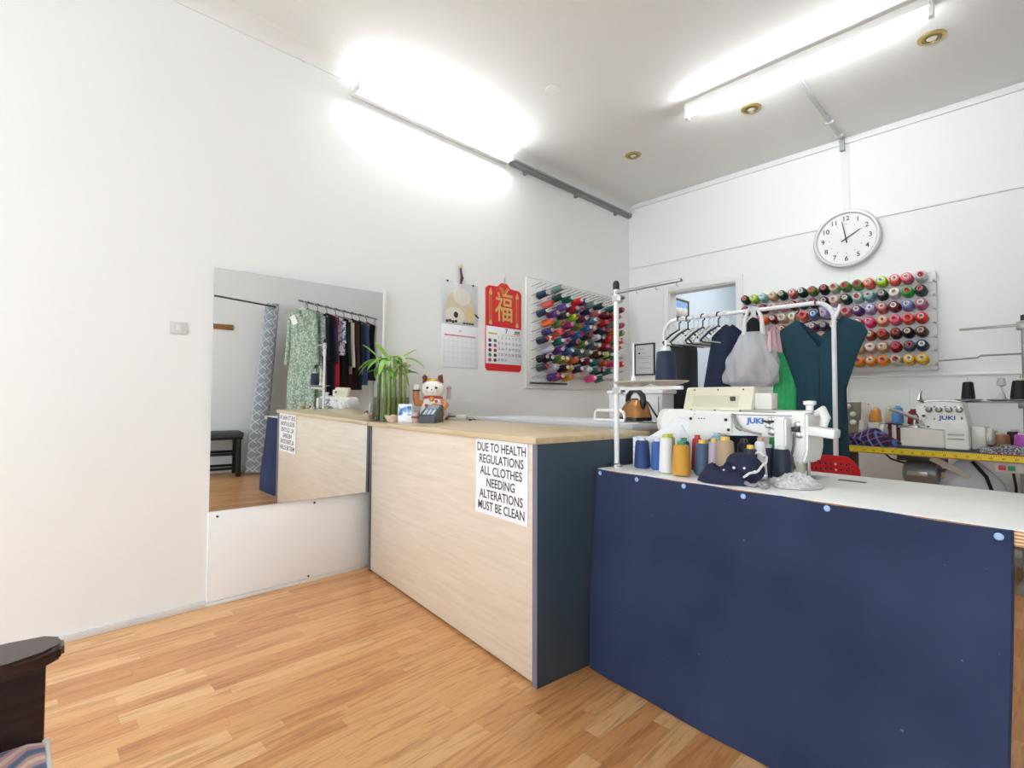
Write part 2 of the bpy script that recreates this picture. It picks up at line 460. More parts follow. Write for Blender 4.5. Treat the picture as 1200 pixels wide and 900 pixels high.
t = thing('kick_board', 'white panel screwed to the left wall under the mirror', 'panel', (0, -3.365, 0.022))
bm = BM(); bb(bm, 0.0, 0.012, -0.49, 0.488, 0.0, 0.451, 0.0015); obj('panel', bm, M('#f3f3f2', 0.35, var=0.01), t)
for y, z in ((-0.45, 0.425), (0.05, 0.425), (0.02, 0.012)):
    bm = BM(); cyl(bm, (0.011, y, z), (0.0145, y, z), 0.006, seg=10); obj('screw', bm, M('#4a463f', 0.4, 0.7), t)

def dog_calendar():
    y0, y1, z0, z1 = -2.417, -2.083, 1.28, 1.905; yc = (y0+y1)/2
    t = thing('wall_calendar', 'white wall calendar with a sleeping puppy photo', 'calendar', (0, yc, z0)); w = (y1-y0)/2; zs = 0.31
    bm = BM(); bb(bm, 0.003, 0.007, -w, w, zs, z1-z0, 0.001); obj('photo_page', bm, M('#d3d4d6', 0.35, var=0.03, scale=4), t)
    bm = BM(); bb(bm, 0.003, 0.010, -w, w-0.005, 0.0, zs-0.002, 0.001); pg = obj('month_page', bm, M('#f0f0f2', 0.4, var=0.01), t)
    def blob(n, c, r, m, x=0.0075, a=0):
        b = BM(); ball(b, (x, c[0]*1.2, 0.445+(c[1]-0.44)*1.3), (0.0012, r[0]*1.25, r[1]*1.25), 18, RotX(a)); return obj(n, b, m, t)
    fur = M('#d9cdb6', 0.6, var=0.12, scale=60); fur2 = M('#e9e2d4', 0.6, var=0.1, scale=60)
    blob('puppy_print', (0.0, 0.455), (0.105, 0.075), fur)
    blob('puppy_print', (0.01, 0.49), (0.07, 0.06), fur2, 0.0078)
    blob('puppy_print', (-0.04, 0.39), (0.075, 0.045), fur2, 0.0082)
    blob('puppy_print', (0.075, 0.40), (0.045, 0.045), M('#dcc795', 0.6, var=0.15, scale=60), 0.0082)
    blob('nose_print', (-0.035, 0.392), (0.017, 0.018), M('#33302e', 0.5), 0.0092)
    for q in range(4): blob('paw_print', (-0.1+0.022*q, 0.352+0.004*(q % 2)), (0.011, 0.009), M('#3b3532', 0.5), 0.0086)
    for q in range(4): blob('paw_print', (0.03+0.022*q, 0.35), (0.011, 0.006), M('#4b4540', 0.5), 0.0086)
    blob('tail_print', (0.13, 0.40), (0.022, 0.006), M('#2d2d31', 0.5), 0.0086, -0.6)
    red = M('#d98c94', 0.5); gl = M('#d3d4da', 0.5, var=0)
    bm = BM(); bb(bm, 0.0098, 0.0104, -w+0.02, w-0.025, 0.225, 0.236); obj('red_line', bm, red, pg)
    bm = BM()
    for k in range(8): yy = -w+0.02+k*(2*w-0.045)/7; bb(bm, 0.0098, 0.0103, yy-0.0008, yy+0.0008, 0.03, 0.225)
    for k in range(6): zz = 0.03+k*0.039; bb(bm, 0.0098, 0.0103, -w+0.02, w-0.025, zz-0.0008, zz+0.0008)
    obj('day_grid', bm, gl, pg)
    text('M', 0.035, M('#c9a5ae', 0.5), pg, face_x((0.0105, 0, 0.262)), 'month_mark', 0.0002)
    for s in (-1, 1):
        bm = BM(); ball(bm, (0.01, s*0.12, z1-z0-0.005), (0.006, 0.010, 0.007), 10); obj('clip', bm, BLACK, t)
    h = thing('calendar_hook', 'tasselled cord and hook holding the puppy calendar', 'hook', (0, yc, z1))
    bm = BM(); tube(bm, [(0.012, 0, -0.01), (0.02, 0.004, 0.03), (0.018, -0.004, 0.07), (0.008, 0, 0.11)], [0.007, 0.012, 0.008, 0.008]); obj('cord', bm, M('#5c3a35', 0.8, var=0.3, scale=90), h)
    bm = BM(); ball(bm, (0.01, 0, 0.12), (0.010, 0.016, 0.018), 12); obj('knob', bm, M('#c9b89a', 0.6), h)
dog_calendar()

def red_calendar():
    y0, y1, z0, z1 = -2.002, -1.615, 1.27, 1.93; w = (y1-y0)/2; h = z1-z0
    t = thing('wall_calendar', 'red and gold lucky calendar with white month page on the wall', 'calendar', (0, (y0+y1)/2, z0))
    o = [(-w, 0.02), (-w+0.02, 0), (w-0.02, 0), (w, 0.02), (w, h-0.02), (w-0.03, h+0.002), (0.07, h+0.005), (0.03, h+0.04), (-0.03, h+0.04), (-0.07, h+0.005), (-w+0.03, h+0.002), (-w, h-0.02)]
    bm = BM(); prism(bm, o, 0.002, 0.008, 'x'); obj('backing_card', bm, M('#d81f23', 0.35, var=0.05, scale=5), t)
    gold = M('#dcb968', 0.3, 0.25, var=0.1, scale=40)
    text('福', 0.25, gold, t, face_x((0.0088, 0.0, 0.49)), 'gold_character', 0.0006, bold=0.002, sx=0.8)
    for s in (-1, 1):
        bm = BM(); bb(bm, 0.0078, 0.009, s*0.145-0.011, s*0.145+0.011, 0.38, 0.60)
        prism(bm, [(s*0.145-0.018, 0.60), (s*0.145+0.018, 0.60), (s*0.145, 0.65)], 0.0078, 0.009, 'x'); bb(bm, 0.0078, 0.009, s*0.145-0.016, s*0.145+0.016, 0.36, 0.38); obj('gold_scroll', bm, gold, t)
        bm = BM(); bb(bm, 0.0085, 0.0094, s*0.145-0.007, s*0.145+0.007, 0.395, 0.59); obj('red_inlay', bm, M('#c8181d', 0.4), t)
    bm = BM(); tube(bm, [(0.0095, -0.05, 0.66), (0.0095, 0, 0.60), (0.0095, 0.05, 0.66)], 0.005); tube(bm, [(0.0095, -0.03, 0.66), (0.0095, 0, 0.625), (0.0095, 0.03, 0.66)], 0.003); obj('gold_knot', bm, gold, t)
    bm = BM(); bb(bm, 0.0075, 0.013, -w+0.004, w+0.006, 0.055, 0.345, 0.001); pg = obj('month_page', bm, M('#eef0f4', 0.4, var=0.01), t)
    ink = M('#41506e', 0.6, var=0); X = 0.0134
    text('7', 0.055, M('#333a66', 0.5, var=0), pg, face_x((X, 0.02, 0.315)), 'month_number', 0.0002, bold=0.001)
    bm = BM(); bb(bm, X-0.0004, X+0.0004, -w+0.02, -0.08, 0.283, 0.297); obj('yellow_band', bm, M('#d7d35a', 0.5), pg)
    bm = BM(); bb(bm, X-0.0004, X+0.0004, 0.11, 0.17, 0.31, 0.327); obj('green_mark', bm, M('#5a9a63', 0.5), pg)
    bm = BM(); bb(bm, X-0.0004, X+0.0004, 0.10, 0.17, 0.297, 0.306); obj('red_mark', bm, M('#c86a62', 0.5), pg)
    bm = BM(); bb(bm, X-0.0004, X+0.0004, -0.03, 0.18, 0.283, 0.286); obj('header_line', bm, M('#b7a45a', 0.5), pg)
    d = 1
    for r in range(5):
        for c in range(7):
            if (r == 0 and c < 0) or d > 31: continue
            text(str(d), 0.03, M('#b3433f', 0.6, var=0) if c == 0 else ink, pg, face_x((X, -0.062+c*0.0385, 0.262-r*0.044)), 'day_number', 0.0002); d += 1
    cols = ['#8c3a35', '#4a7a4c', '#35355e', '#a8524a', '#6b2d2a']
    for k in range(10):
        b2 = BM(); ball(b2, (X, -0.155+0.055*(k % 2), 0.235-0.038*(k//2)), (0.0006, 0.017, 0.014), 10); obj('motif_print', b2, M(cols[k % 5], 0.6, var=0.2, scale=90), pg)
    k = thing('calendar_hook', 'small white adhesive hook above the red calendar', 'hook', (0, (y0+y1)/2, z1+0.04))
    bm = BM(); bb(bm, 0, 0.008, -0.013, 0.013, 0.02, 0.075, 0.004); obj('hook_plate', bm, PLASTIC_WHITE, k)
    bm = BM(); tube(bm, [(0.008, 0, 0.045), (0.014, 0, 0.03), (0.013, 0, 0.0), (0.009, 0, -0.012)], 0.004); obj('hook_arm', bm, STEEL, k)
red_calendar()

# ------------------------------------------------------------------ thread cones
CONES = {}
def cone_meshes(h, rb, rt, col, core):
    k1 = ('t', h, rb, rt, col); k2 = ('c', h, rb, rt, core)
    if k1 not in CONES:
        bm = BM(); e = 0.006
        lathe(bm, [(rt*0.5, 0.006), (rb-e, 0.004), (rb, 0.004+e), (rb+(rt-rb)*0.5, h*0.5), (rt, h-0.012-e), (rt-e*0.8, h-0.012), (rt*0.45, h-0.012)], 18)
        me = finish('thread_winding', bm); me.materials.append(thread_mat(col)); CONES[k1] = me
    if k2 not in CONES:
        bm = BM(); a = rt*0.56
        lathe(bm, [(a*1.35, 0.0), (a*1.5, 0.008), (a, h-0.012), (a, h), (a*0.62, h), (a*0.55, h-0.03), (a*0.55, 0.0)], 14, closed=True)
        me = finish('cone_core', bm); me.materials.append(M(core, 0.4)); CONES[k2] = me
    return CONES[k1], CONES[k2]

def thread_cone(col, core, label, group, loc, rot=(0, 0, 0), h=0.115, rb=0.034, rt=0.025):
    a, b = cone_meshes(h, rb, rt, col, core)
    t = bpy.data.objects.new('thread_cone', None); COL.objects.link(t); t.empty_display_size = 0.02
    t.location = loc; t.rotation_euler = rot; tag(t, label, 'thread cone', group)
    for nm, me in (('thread_winding', a), ('cone_core', b)):
        o = bpy.data.objects.new(nm, me); COL.objects.link(o); o.parent = t
    return t

CN = {}
def C_(name, hexc): CN[name] = hexc
for n, h in [('navy', '#22304f'), ('black', '#191a1f'), ('dark green', '#20403a'), ('teal', '#1f6d68'), ('crimson', '#a8203a'), ('purple', '#5a3580'), ('sage', '#6f8f82'),
             ('maroon', '#6a2732'), ('coral', '#ee6a5c'), ('grey blue', '#5d7590'), ('rose', '#cc6a78'), ('steel grey', '#8a95a0'), ('red', '#d42a32'), ('orange', '#f3713a'),
             ('olive', '#6c7a34'), ('lime', '#a9d533'), ('plum', '#6b3458'), ('dusty pink', '#cf8f92'), ('grey green', '#7a8a7e'), ('mauve', '#b0668a'), ('indigo', '#3c3a70'),
             ('pink', '#f0708a'), ('blue', '#3f6cb0'), ('cream', '#e6dcc4'), ('lavender', '#a79fd6'), ('pale lilac', '#cdc6e0'), ('green', '#48b04c'), ('brown', '#5a3a30'),
             ('gold', '#c39a3a'), ('orange brown', '#c4622e'), ('hot pink', '#ef4a8c'), ('magenta', '#b02a72'), ('pale grey', '#cfd2d4'), ('slate', '#4c5f74'),
             ('aqua', '#8cc8c4'), ('mint', '#b4dcc8'), ('pale pink', '#e8c2c0'), ('peach', '#f2a480'), ('yellow', '#f2b830'), ('bright orange', '#f0942a'), ('periwinkle', '#7f86cf'),
             ('terracotta', '#c0603c'), ('rust', '#a0442c'), ('tan', '#cfae82'), ('light blue', '#6fa4dc'), ('white', '#ecebe8'), ('pale green', '#b8c8a0'), ('olive green', '#6d8a4c'), ('violet', '#7a55b0'), ('charcoal', '#33363c')]:
    C_(n, h)
CORES = ['#d9b8b4', '#c8343c', '#e6e2d8', '#d86a72', '#e8d9c0', '#f0efec']

def left_pegboard():
    y0, y1, z0, z1 = -1.56, -0.25, 1.14, 2.075
    t = thing('pegboard', 'white thread pegboard on the left wall full of coloured cones', 'thread rack', (0, y0, z0))
    bm = BM(); bb(bm, 0, 0.014, 0, y1-y0, 0, z1-z0, 0.003); obj('board', bm, M('#e6e6e3', 0.5, var=0.02), t)
    bm = BM(); L = y1-y0; H = z1-z0
    for (a0, a1, b0, b1) in ((0, L, H-0.012, H), (0, L, 0, 0.012), (0, 0.012, 0.012, H-0.012), (L-0.012, L, 0.012, H-0.012)): bb(bm, 0.012, 0.016, a0, a1, b0, b1, 0.001)
    obj('edge_frame', bm, M('#dededa', 0.4), t)
    bm = BM(); cyl(bm, (0, 0, 0), (0.115, 0, 0.018), 0.0028, seg=6); pm = finish('peg', bm); pm.materials.append(M('#8c8c88', 0.4, 0.6))
    rows = [1.995-0.0765*i for i in range(11)]
    for r, z in enumerate(rows):
        for c in range(19):
            o = bpy.data.objects.new('peg', pm); COL.objects.link(o); o.parent = t; o.location = (0.013, 0.06+c*0.066, z-z0)
    bm = BM(); cyl(bm, (0.03, 0.03, 0.045), (0.03, 0.5, 0.045), 0.008, seg=8); obj('bobbin_rod', bm, M('#33332f', 0.6, var=0.4, scale=80), t)
    # (column, colour) per row, the columns counted along the pegs
    R = [[(4, 'sage')],
         [(1, 'navy'), (4, 'dark green'), (6, 'teal'), (8, 'red'), (9, 'purple'), (11, 'sage'), (13, 'dark green'), (16, 'teal'), (18, 'maroon')],
         [(2, 'coral'), (5, 'violet'), (7, 'crimson'), (8, 'grey blue'), (10, 'navy'), (12, 'rose'), (14, 'maroon'), (15, 'black'), (17, 'red')],
         [(1, 'navy'), (3, 'purple'), (5, 'charcoal'), (7, 'lime'), (9, 'plum'), (11, 'grey blue'), (12, 'steel grey'), (14, 'red'), (16, 'grey green'), (18, 'mauve')],
         [(2, 'orange'), (4, 'olive green'), (6, 'magenta'), (8, 'olive'), (10, 'blue'), (11, 'dusty pink'), (13, 'navy'), (14, 'indigo'), (16, 'orange brown'), (18, 'olive')],
         [(2, 'indigo'), (4, 'coral'), (6, 'plum'), (8, 'blue'), (10, 'charcoal'), (12, 'pale grey'), (13, 'navy'), (15, 'red'), (16, 'green'), (17, 'teal'), (18, 'orange')],
         [(1, 'navy'), (2, 'cream'), (4, 'teal'), (5, 'lavender'), (7, 'navy'), (9, 'olive'), (11, 'slate'), (12, 'grey green'), (14, 'crimson'), (15, 'slate'), (17, 'rose')],
         [(2, 'pale lilac'), (4, 'purple'), (6, 'blue'), (8, 'slate'), (10, 'grey green'), (12, 'brown'), (13, 'black'), (14, 'lime'), (15, 'teal'), (17, 'green'), (18, 'pale grey')],
         [(1, 'black'), (2, 'charcoal'), (4, 'olive'), (5, 'gold'), (7, 'orange brown'), (8, 'black'), (10, 'maroon'), (12, 'teal'), (14, 'orange brown'), (16, 'hot pink'), (18, 'red')],
         [(1, 'charcoal'), (3, 'pale lilac'), (5, 'black'), (6, 'gold'), (8, 'charcoal'), (10, 'pale grey'), (12, 'teal'), (13, 'black'), (15, 'teal')],
         [(3, 'purple'), (4, 'magenta'), (6, 'gold'), (11, 'hot pink'), (13, 'teal')]]
    rnd = random.Random(5)
    for r, row in enumerate(R):
        z = rows[r]
        for k, (c, n) in enumerate(row):
            y = y0+0.06+c*0.066
            lab = '%s thread cone, %s from left in %s row of left wall pegboard' % (n, ORD[k], ORD[r])
            thread_cone(CN[n], rnd.choice(CORES), lab, 'thread cones on the left wall pegboard', (0.024, y, z+0.002), (0, PI/2-0.155, 0), 0.118, 0.0325, 0.0275)
left_pegboard()

# ------------------------------------------------------------------ back wall thread rack
def back_rack():
    x0, x1, z0, z1 = 1.185, 2.475, 1.26, 1.95
    t = thing('thread_rack', 'white thread rack on the back wall under the clock', 'thread rack', (x0, 0, z0))
    bm = BM(); bb(bm, 0, x1-x0, -0.028, -0.012, 0, z1-z0, 0.003); obj('board', bm, M('#e3e3e0', 0.5, var=0.02), t)
    rows = [1.893-0.0955*i for i in range(7)]
    bm = BM(); cyl(bm, (0, -0.02, 0), (0, -0.14, 0.022), 0.003, seg=6); pm = finish('peg', bm); pm.materials.append(M('#c2c2be', 0.4, 0.5))
    bm = BM(); bb(bm, 0, x1-x0, -0.036, -0.026, -0.009, 0.009, 0.002); sm = finish('rail', bm); sm.materials.append(M('#dcdcd8', 0.4))
    bm = BM(); bb(bm, -0.012, 0.0, -0.13, -0.03, -0.006, 0.006, 0.002); em = finish('end_stop', bm); em.materials.append(M('#d4d4d0', 0.4))
    for z in rows:
        o = bpy.data.objects.new('rail', sm); COL.objects.link(o); o.parent = t; o.location = (0, 0, z-z0-0.014)
        o = bpy.data.objects.new('end_stop', em); COL.objects.link(o); o.parent = t; o.location = (x1-x0, 0, z-z0-0.02)
        for c in range(17):
            o = bpy.data.objects.new('peg', pm); COL.objects.link(o); o.parent = t; o.location = (1.222+c*0.0737-x0, -0.01, z-z0)
    R = [{0: 'dark green', 1: 'lime', 2: 'aqua', 3: 'tan', 4: 'dark green', 5: 'rose', 6: 'dark green', 7: 'olive', 8: 'black', 9: 'pale green', 10: 'olive green', 11: 'olive green', 12: 'coral', 13: 'lime', 14: 'coral', 15: 'pink', 16: 'pale grey'},
         {0: 'indigo', 1: 'plum', 2: 'charcoal', 3: 'pale pink', 4: 'dusty pink', 5: 'maroon', 6: 'teal', 7: 'charcoal', 8: 'black', 9: 'pale pink', 10: 'dark green', 11: 'mint', 12: 'aqua', 13: 'dark green', 14: 'white', 15: 'green', 16: 'dark green'},
         {1: 'red', 2: 'orange', 3: 'maroon', 4: 'cream', 5: 'cream', 6: 'coral', 7: 'blue', 8: 'lavender', 9: 'pale lilac', 10: 'dusty pink', 11: 'purple', 12: 'lavender', 13: 'rose', 14: 'maroon', 15: 'periwinkle', 16: 'mauve'},
         {3: 'maroon', 4: 'crimson', 5: 'rose', 7: 'plum', 8: 'navy', 9: 'cream', 10: 'mauve', 11: 'rose', 12: 'hot pink', 13: 'peach', 14: 'pink', 15: 'coral', 16: 'red'},
         {7: 'pale pink', 8: 'orange', 9: 'rust', 10: 'terracotta', 11: 'terracotta', 12: 'rust', 13: 'rust', 14: 'brown', 15: 'black', 16: 'brown'},
         {11: 'tan', 12: 'pale pink', 13: 'tan', 14: 'crimson', 15: 'slate', 16: 'navy'},
         {10: 'bright orange', 11: 'bright orange', 12: 'bright orange', 13: 'bright orange', 14: 'pale green', 15: 'yellow', 16: 'yellow'}]
    rnd = random.Random(9)
    for r, row in enumerate(R):
        for k, c in enumerate(sorted(row)):
            n = row[c]
            lab = '%s thread cone, %s from right in %s row of back wall rack' % (n, ORD[16-c], ORD[r])
            thread_cone(CN[n], rnd.choice(CORES), lab, 'thread cones on the back wall rack', (1.222+c*0.0737, -0.045, rows[r]+0.008), (PI/2-0.17, 0, rnd.uniform(-0.05, 0.05)), 0.1, 0.0355, 0.0315)
back_rack()

# ------------------------------------------------------------------ clock, frames
def clock():
    t = thing('wall_clock', 'round white wall clock with black numerals on the back wall', 'clock', (1.952, -0.012, 2.288)); Rr = 0.222
    bm = BM(); lathe(bm, [(Rr-0.03, 0.0), (Rr, 0.0), (Rr, 0.03), (Rr-0.008, 0.044), (Rr-0.022, 0.044), (Rr-0.03, 0.03)], 56, RotX(PI/2).to_4x4(), closed=True); obj('rim', bm, M('#d5d6d5', 0.3, 0.15), t)
    bm = BM(); lathe(bm, [(0, 0.005), (Rr-0.028, 0.005), (Rr-0.028, 0.026), (0, 0.026)], 56, RotX(PI/2).to_4x4()); f = obj('dial', bm, M('#ebebe9', 0.4, var=0.01), t)
    ink = M('#2b2b2d', 0.5, var=0)
    for h in range(1, 13):
        a = h*PI/6; text(str(h), 0.05, ink, f, face_ny((0.155*math.sin(a), -0.0265, 0.155*math.cos(a))), 'numeral', 0.0003, bold=0.0008)
        bm = BM(); m = RotY(a); bb(bm, -0.0025, 0.0025, -0.0272, -0.0262, 0.108, 0.116)
        bmesh.ops.transform(bm, matrix=m.to_4x4(), verts=bm.verts); obj('tick', bm, M('#8f8f90', 0.5), f)
    def hand(n, a, L, w, y):
        bm = BM(); prism(bm, [(-w, -0.035), (w, -0.035), (w*0.6, L), (-w*0.6, L)], y, y-0.002)
        bmesh.ops.transform(bm, matrix=RotY(a).to_4x4(), verts=bm.verts); obj(n, bm, ink, t)
    hand('minute_hand', math.radians(350), 0.135, 0.0045, -0.033); hand('hour_hand', math.radians(59), 0.105, 0.005, -0.030)
    bm = BM(); cyl(bm, (0, -0.026, 0), (0, -0.037, 0), 0.008, seg=14); obj('hub', bm, ink, t)
clock()

def certificate():
    t = thing('framed_certificate', 'black framed certificate on the back wall beside the doorway', 'frame', (0.185, 0, 1.295)); w, h = 0.118, 0.325
    bm = BM()
    for a in ((-w, w, 0, 0.014), (-w, w, h-0.014, h), (-w, -w+0.014, 0.014, h-0.014), (w-0.014, w, 0.014, h-0.014)): bb(bm, a[0], a[1], -0.02, 0, a[2], a[3], 0.002)
    obj('frame', bm, M('#26282b', 0.4), t)
    bm = BM(); bb(bm, -w+0.012, w-0.012, -0.010, -0.002, 0.012, h-0.012); p = obj('paper', bm, M('#dcdedc', 0.3, var=0.02), t)
    g = M('#8d8f90', 0.6)
    bm = BM()
    for z, a, b in ((0.27, -0.06, 0.0), (0.225, -0.03, 0.02), (0.19, -0.07, 0.075), (0.17, -0.07, 0.05), (0.13, -0.03, 0.04), (0.07, -0.06, 0.06)): bb(bm, a, b, -0.011, -0.0098, z-0.002, z+0.002)
    obj('printed_lines', bm, g, p)
    bm = BM(); bb(bm, -0.07, -0.05, -0.011, -0.0098, 0.217, 0.235); obj('crest_mark', bm, M('#3a3c3e', 0.6), p)
certificate()

def picture():
    t = thing('framed_picture', 'small gold framed picture on the blue wall beyond the doorway', 'frame', (0, 1.08, 2.02)); w, h = 0.215, 0.235
    bm = BM()
    for a in ((-w, w, 0, 0.02), (-w, w, h-0.02, h), (-w, -w+0.02, 0.02, h-0.02), (w-0.02, w, 0.02, h-0.02)): bb(bm, 0, 0.025, a[0], a[1], a[2], a[3], 0.003)
    obj('frame', bm, M('#7d6237', 0.4, 0.3), t)
    m, nt, b = newmat('seascape', 0.4)
    tc = nt.nodes.new('ShaderNodeTexCoord'); sp = nt.nodes.new('ShaderNodeSeparateXYZ'); nt.links.new(tc.outputs['Generated'], sp.inputs[0])
    n = nt.nodes.new('ShaderNodeTexNoise'); n.inputs['Scale'].default_value = 9
    nt.links.new(tc.outputs['Generated'], n.inputs['Vector'])
    a = nt.nodes.new('ShaderNodeMath'); a.operation = 'MULTIPLY_ADD'; a.inputs[1].default_value = 0.5; nt.links.new(n.outputs['Fac'], a.inputs[0]); nt.links.new(sp.outputs[2], a.inputs[2])
    rr = ramp(nt, [(0.3, '#8c8f86'), (0.55, '#c9b9a8'), (0.75, '#dfe4ea'), (0.95, '#6f9ecf'), (1.2, '#8fb8e0')]); nt.links.new(a.outputs[0], rr.inputs[0]); nt.links.new(rr.outputs[0], b.inputs['Base Color'])
    bm = BM(); bb(bm, 0.002, 0.012, -w+0.018, w-0.018, 0.018, h-0.018); obj('print', bm, m, t)
picture()
# ------------------------------------------------------------------ reception counter
CA = math.atan2(0.183, 1.584)                 # the counter stands a few degrees off square
CX, CY, CL, CD, CH = 1.646, -3.183, 1.588, 0.66, 0.908
def cpt(u, v, z=CH):                          # u metres left of the front right corner, v metres back from the front
    return (CX - u*math.cos(CA) + v*math.sin(CA), CY + u*math.sin(CA) + v*math.cos(CA), z)

def wood_mat(name, c0, c1, along, rough=0.35):
    m, nt, b = newmat(name, rough)
    tc = nt.nodes.new('ShaderNodeTexCoord'); mp = nt.nodes.new('ShaderNodeMapping'); mp.inputs['Scale'].default_value = along
    n = nt.nodes.new('ShaderNodeTexNoise'); n.inputs['Scale'].default_value = 3.0; n.inputs['Detail'].default_value = 5; n.inputs['Distortion'].default_value = 0.6
    nt.links.new(tc.outputs['Object'], mp.inputs[0]); nt.links.new(mp.outputs[0], n.inputs['Vector'])
    r = ramp(nt, [(0.3, c0), (0.7, c1)]); nt.links.new(n.outputs['Fac'], r.inputs[0]); nt.links.new(r.outputs[0], b.inputs['Base Color'])
    return m

def counter():
    t = thing('reception_counter', 'pale maple reception counter with dark blue-grey end panel against left wall', 'counter', (CX, CY, 0), -CA)
    maple = wood_mat('maple', '#dccbb5', '#e8dac8', (1.2, 6, 14)); top = wood_mat('maple_top', '#c9b28c', '#d8c4a2', (1.5, 12, 6), 0.3)
    dark = M('#3a4956', 0.45, var=0.08, scale=3); edge = M('#77788c', 0.4)
    T = 0.026
    # local x runs along the front to the right, so the body lies at x in [-CL, 0]
    bm = BM(); bb(bm, -CL+T, -T, 0.004, 0.024, 0.012, CH-0.027, 0.001); obj('front_panel', bm, maple, t)
    bm = BM(); bb(bm, -T, 0, 0.003, CD-0.01, 0.0, CH-0.026, 0.001); e = obj('end_panel', bm, dark, t)
    bm = BM(); bb(bm, -T, 0, 0.0, 0.003, 0.0, CH-0.026); obj('edge_band', bm, edge, e)
    bm = BM(); bb(bm, -CL, -CL+T, 0.003, CD-0.01, 0.0, CH-0.026, 0.001); e = obj('end_panel', bm, dark, t)
    bm = BM(); bb(bm, -CL, -CL+T, 0.0, 0.003, 0.0, CH-0.026); obj('edge_band', bm, M('#4f545c', 0.4), e)
    bm = BM(); bb(bm, -CL, 0.004, -0.012, CD, CH-0.025, CH, 0.003); obj('worktop', bm, top, t)
    bm = BM(); bb(bm, -CL+T, -T, 0.03, CD-0.06, 0.42, 0.44); obj('shelf', bm, maple, t)
    return t
counter()

def sign():
    w, h = 0.352, 0.31
    x, y, z = cpt(0.405-0.0, -0.0, CH-0.0268-h)
    t = thing('notice_sheet', 'white notice about clean clothes taped to the counter front', 'notice', (x, y, z), -CA)
    bm = BM(); bb(bm, 0, w, -0.001, 0.0035, 0, h); p = obj('paper', bm, M('#f4f4f6', 0.5, var=0.01), t)
    ink = M('#33353a', 0.6, var=0)
    for k, s in enumerate(['DUE TO HEALTH', 'REGULATIONS', 'ALL CLOTHES', 'NEEDING', 'ALTERATIONS', 'MUST BE CLEAN']):
        text(s, 0.0505, ink, p, face_ny((w/2+0.002, -0.0012, h-0.034-k*0.0485)), 'lettering', 0.0003, bold=0.0006, sx=0.86 if k in (0, 5) else 0.9)
sign()

# ------------------------------------------------------------------ things on the counter
def glass_mat(name, col=(0.95, 1, 0.97, 1), ior=1.2):
    m, nt, b = newmat(name, 0.02)
    b.inputs['Base Color'].default_value = col; b.inputs['Transmission Weight'].default_value = 1.0; b.inputs['IOR'].default_value = ior
    return m

def bamboo():
    t = thing('lucky_bamboo', 'lucky bamboo stalks with leaves in a tall glass vase by the mirror', 'plant', (0.125, -2.86, CH))
    gl = glass_mat('vase_glass', (0.97, 1, 0.98, 1), 1.12)
    bm = BM(); w, d, h, k = 0.085, 0.035, 0.235, 0.0025
    for a in ((-d, d, -w, w, 0, 0.008), (-d, d, -w, -w+k, 0.008, h), (-d, d, w-k, w, 0.008, h), (-d, -d+k, -w+k, w-k, 0.008, h), (d-k, d, -w+k, w-k, 0.008, h)): bb(bm, *a)
    obj('vase', bm, gl, t)
    bm = BM(); bb(bm, -d+k+.001, d-k-.001, -w+k+.001, w-k-.001, 0.01, 0.150); obj('water', bm, glass_mat('vase_water', (0.80, 0.80, 0.55, 1), 1.12), t)
    rnd = random.Random(4)
    st = [(-0.015, -0.068), (0.012, -0.05), (-0.012, -0.03), (0.013, -0.012), (-0.014, 0.008), (0.012, 0.028), (-0.01, 0.048), (0.012, 0.066)]
    stalk = [M('#7a9a3c', 0.4, var=0.2, scale=30), M('#8fae4c', 0.4, var=0.2, scale=30), M('#9a8a44', 0.5, var=0.25, scale=30)]
    leaf = [M('#6ea53e', 0.4, var=0.15), M('#92c25a', 0.4, var=0.15), M('#b4d486', 0.4, var=0.15)]
    def leaf_mesh(p, d, L, wd, droop):
        bm = BM(); d = Vector(d).normalized(); s = d.cross(Vector((0, 0, 1))).normalized(); n = 8; Lr = []
        for i in range(n+1):
            q = i/n; c = Vector(p)+d*(L*q)+Vector((0, 0, -droop*q*q)); ww = wd*math.sin(PI*min(1, q*0.95+0.05))**0.7
            Lr.append((bm.verts.new(c-s*ww+Vector((0, 0, ww*0.5))), bm.verts.new(c), bm.verts.new(c+s*ww+Vector((0, 0, ww*0.5)))))
        for a, b in zip(Lr, Lr[1:]):
            bm.faces.new((a[0], a[1], b[1], b[0])); bm.faces.new((a[1], a[2], b[2], b[1]))
        return bm
    for i, (x, y) in enumerate(st):
        H = 0.33+rnd.random()*0.09; bm = BM(); pts = []; rs = []
        nn = int(H/0.045)
        for q in range(nn):
            z = 0.012+(H-0.012)*q/(nn-1); pts += [(x, y, z), (x, y, z+0.006)]; rs += [0.0092, 0.0078]
        tube(bm, pts, rs, 8); so = obj('stalk', bm, stalk[i % 3], t)
        for q in range(rnd.choice((2, 2, 3))):
            a = rnd.uniform(-0.5*PI, 0.6*PI) if rnd.random() < 0.75 else rnd.uniform(0.6*PI, 1.4*PI); zz = H-0.02-0.03*q
            L = rnd.uniform(0.09, 0.16)
            if x+math.cos(a)*L < -0.075: a = PI-a
            obj('leaf', leaf_mesh((x, y, zz), (math.cos(a), math.sin(a), rnd.uniform(0.2, 1.0)), L*0.9, 0.0185, rnd.uniform(0.02, 0.13)), rnd.choice(leaf), so)
    for a, el, L, dr in ((-1.3, 1.0, 0.17, 0.02), (1.45, 0.75, 0.17, 0.02), (1.2, 0.5, 0.2, 0.14), (-1.5, 0.3, 0.16, 0.12), (-0.9, 0.2, 0.15, 0.13)):
        obj('leaf', leaf_mesh((0.0, 0.02 if a > 0 else -0.05, 0.38), (math.cos(a), math.sin(a), el), L, 0.02, dr), rnd.choice(leaf), t)
bamboo()

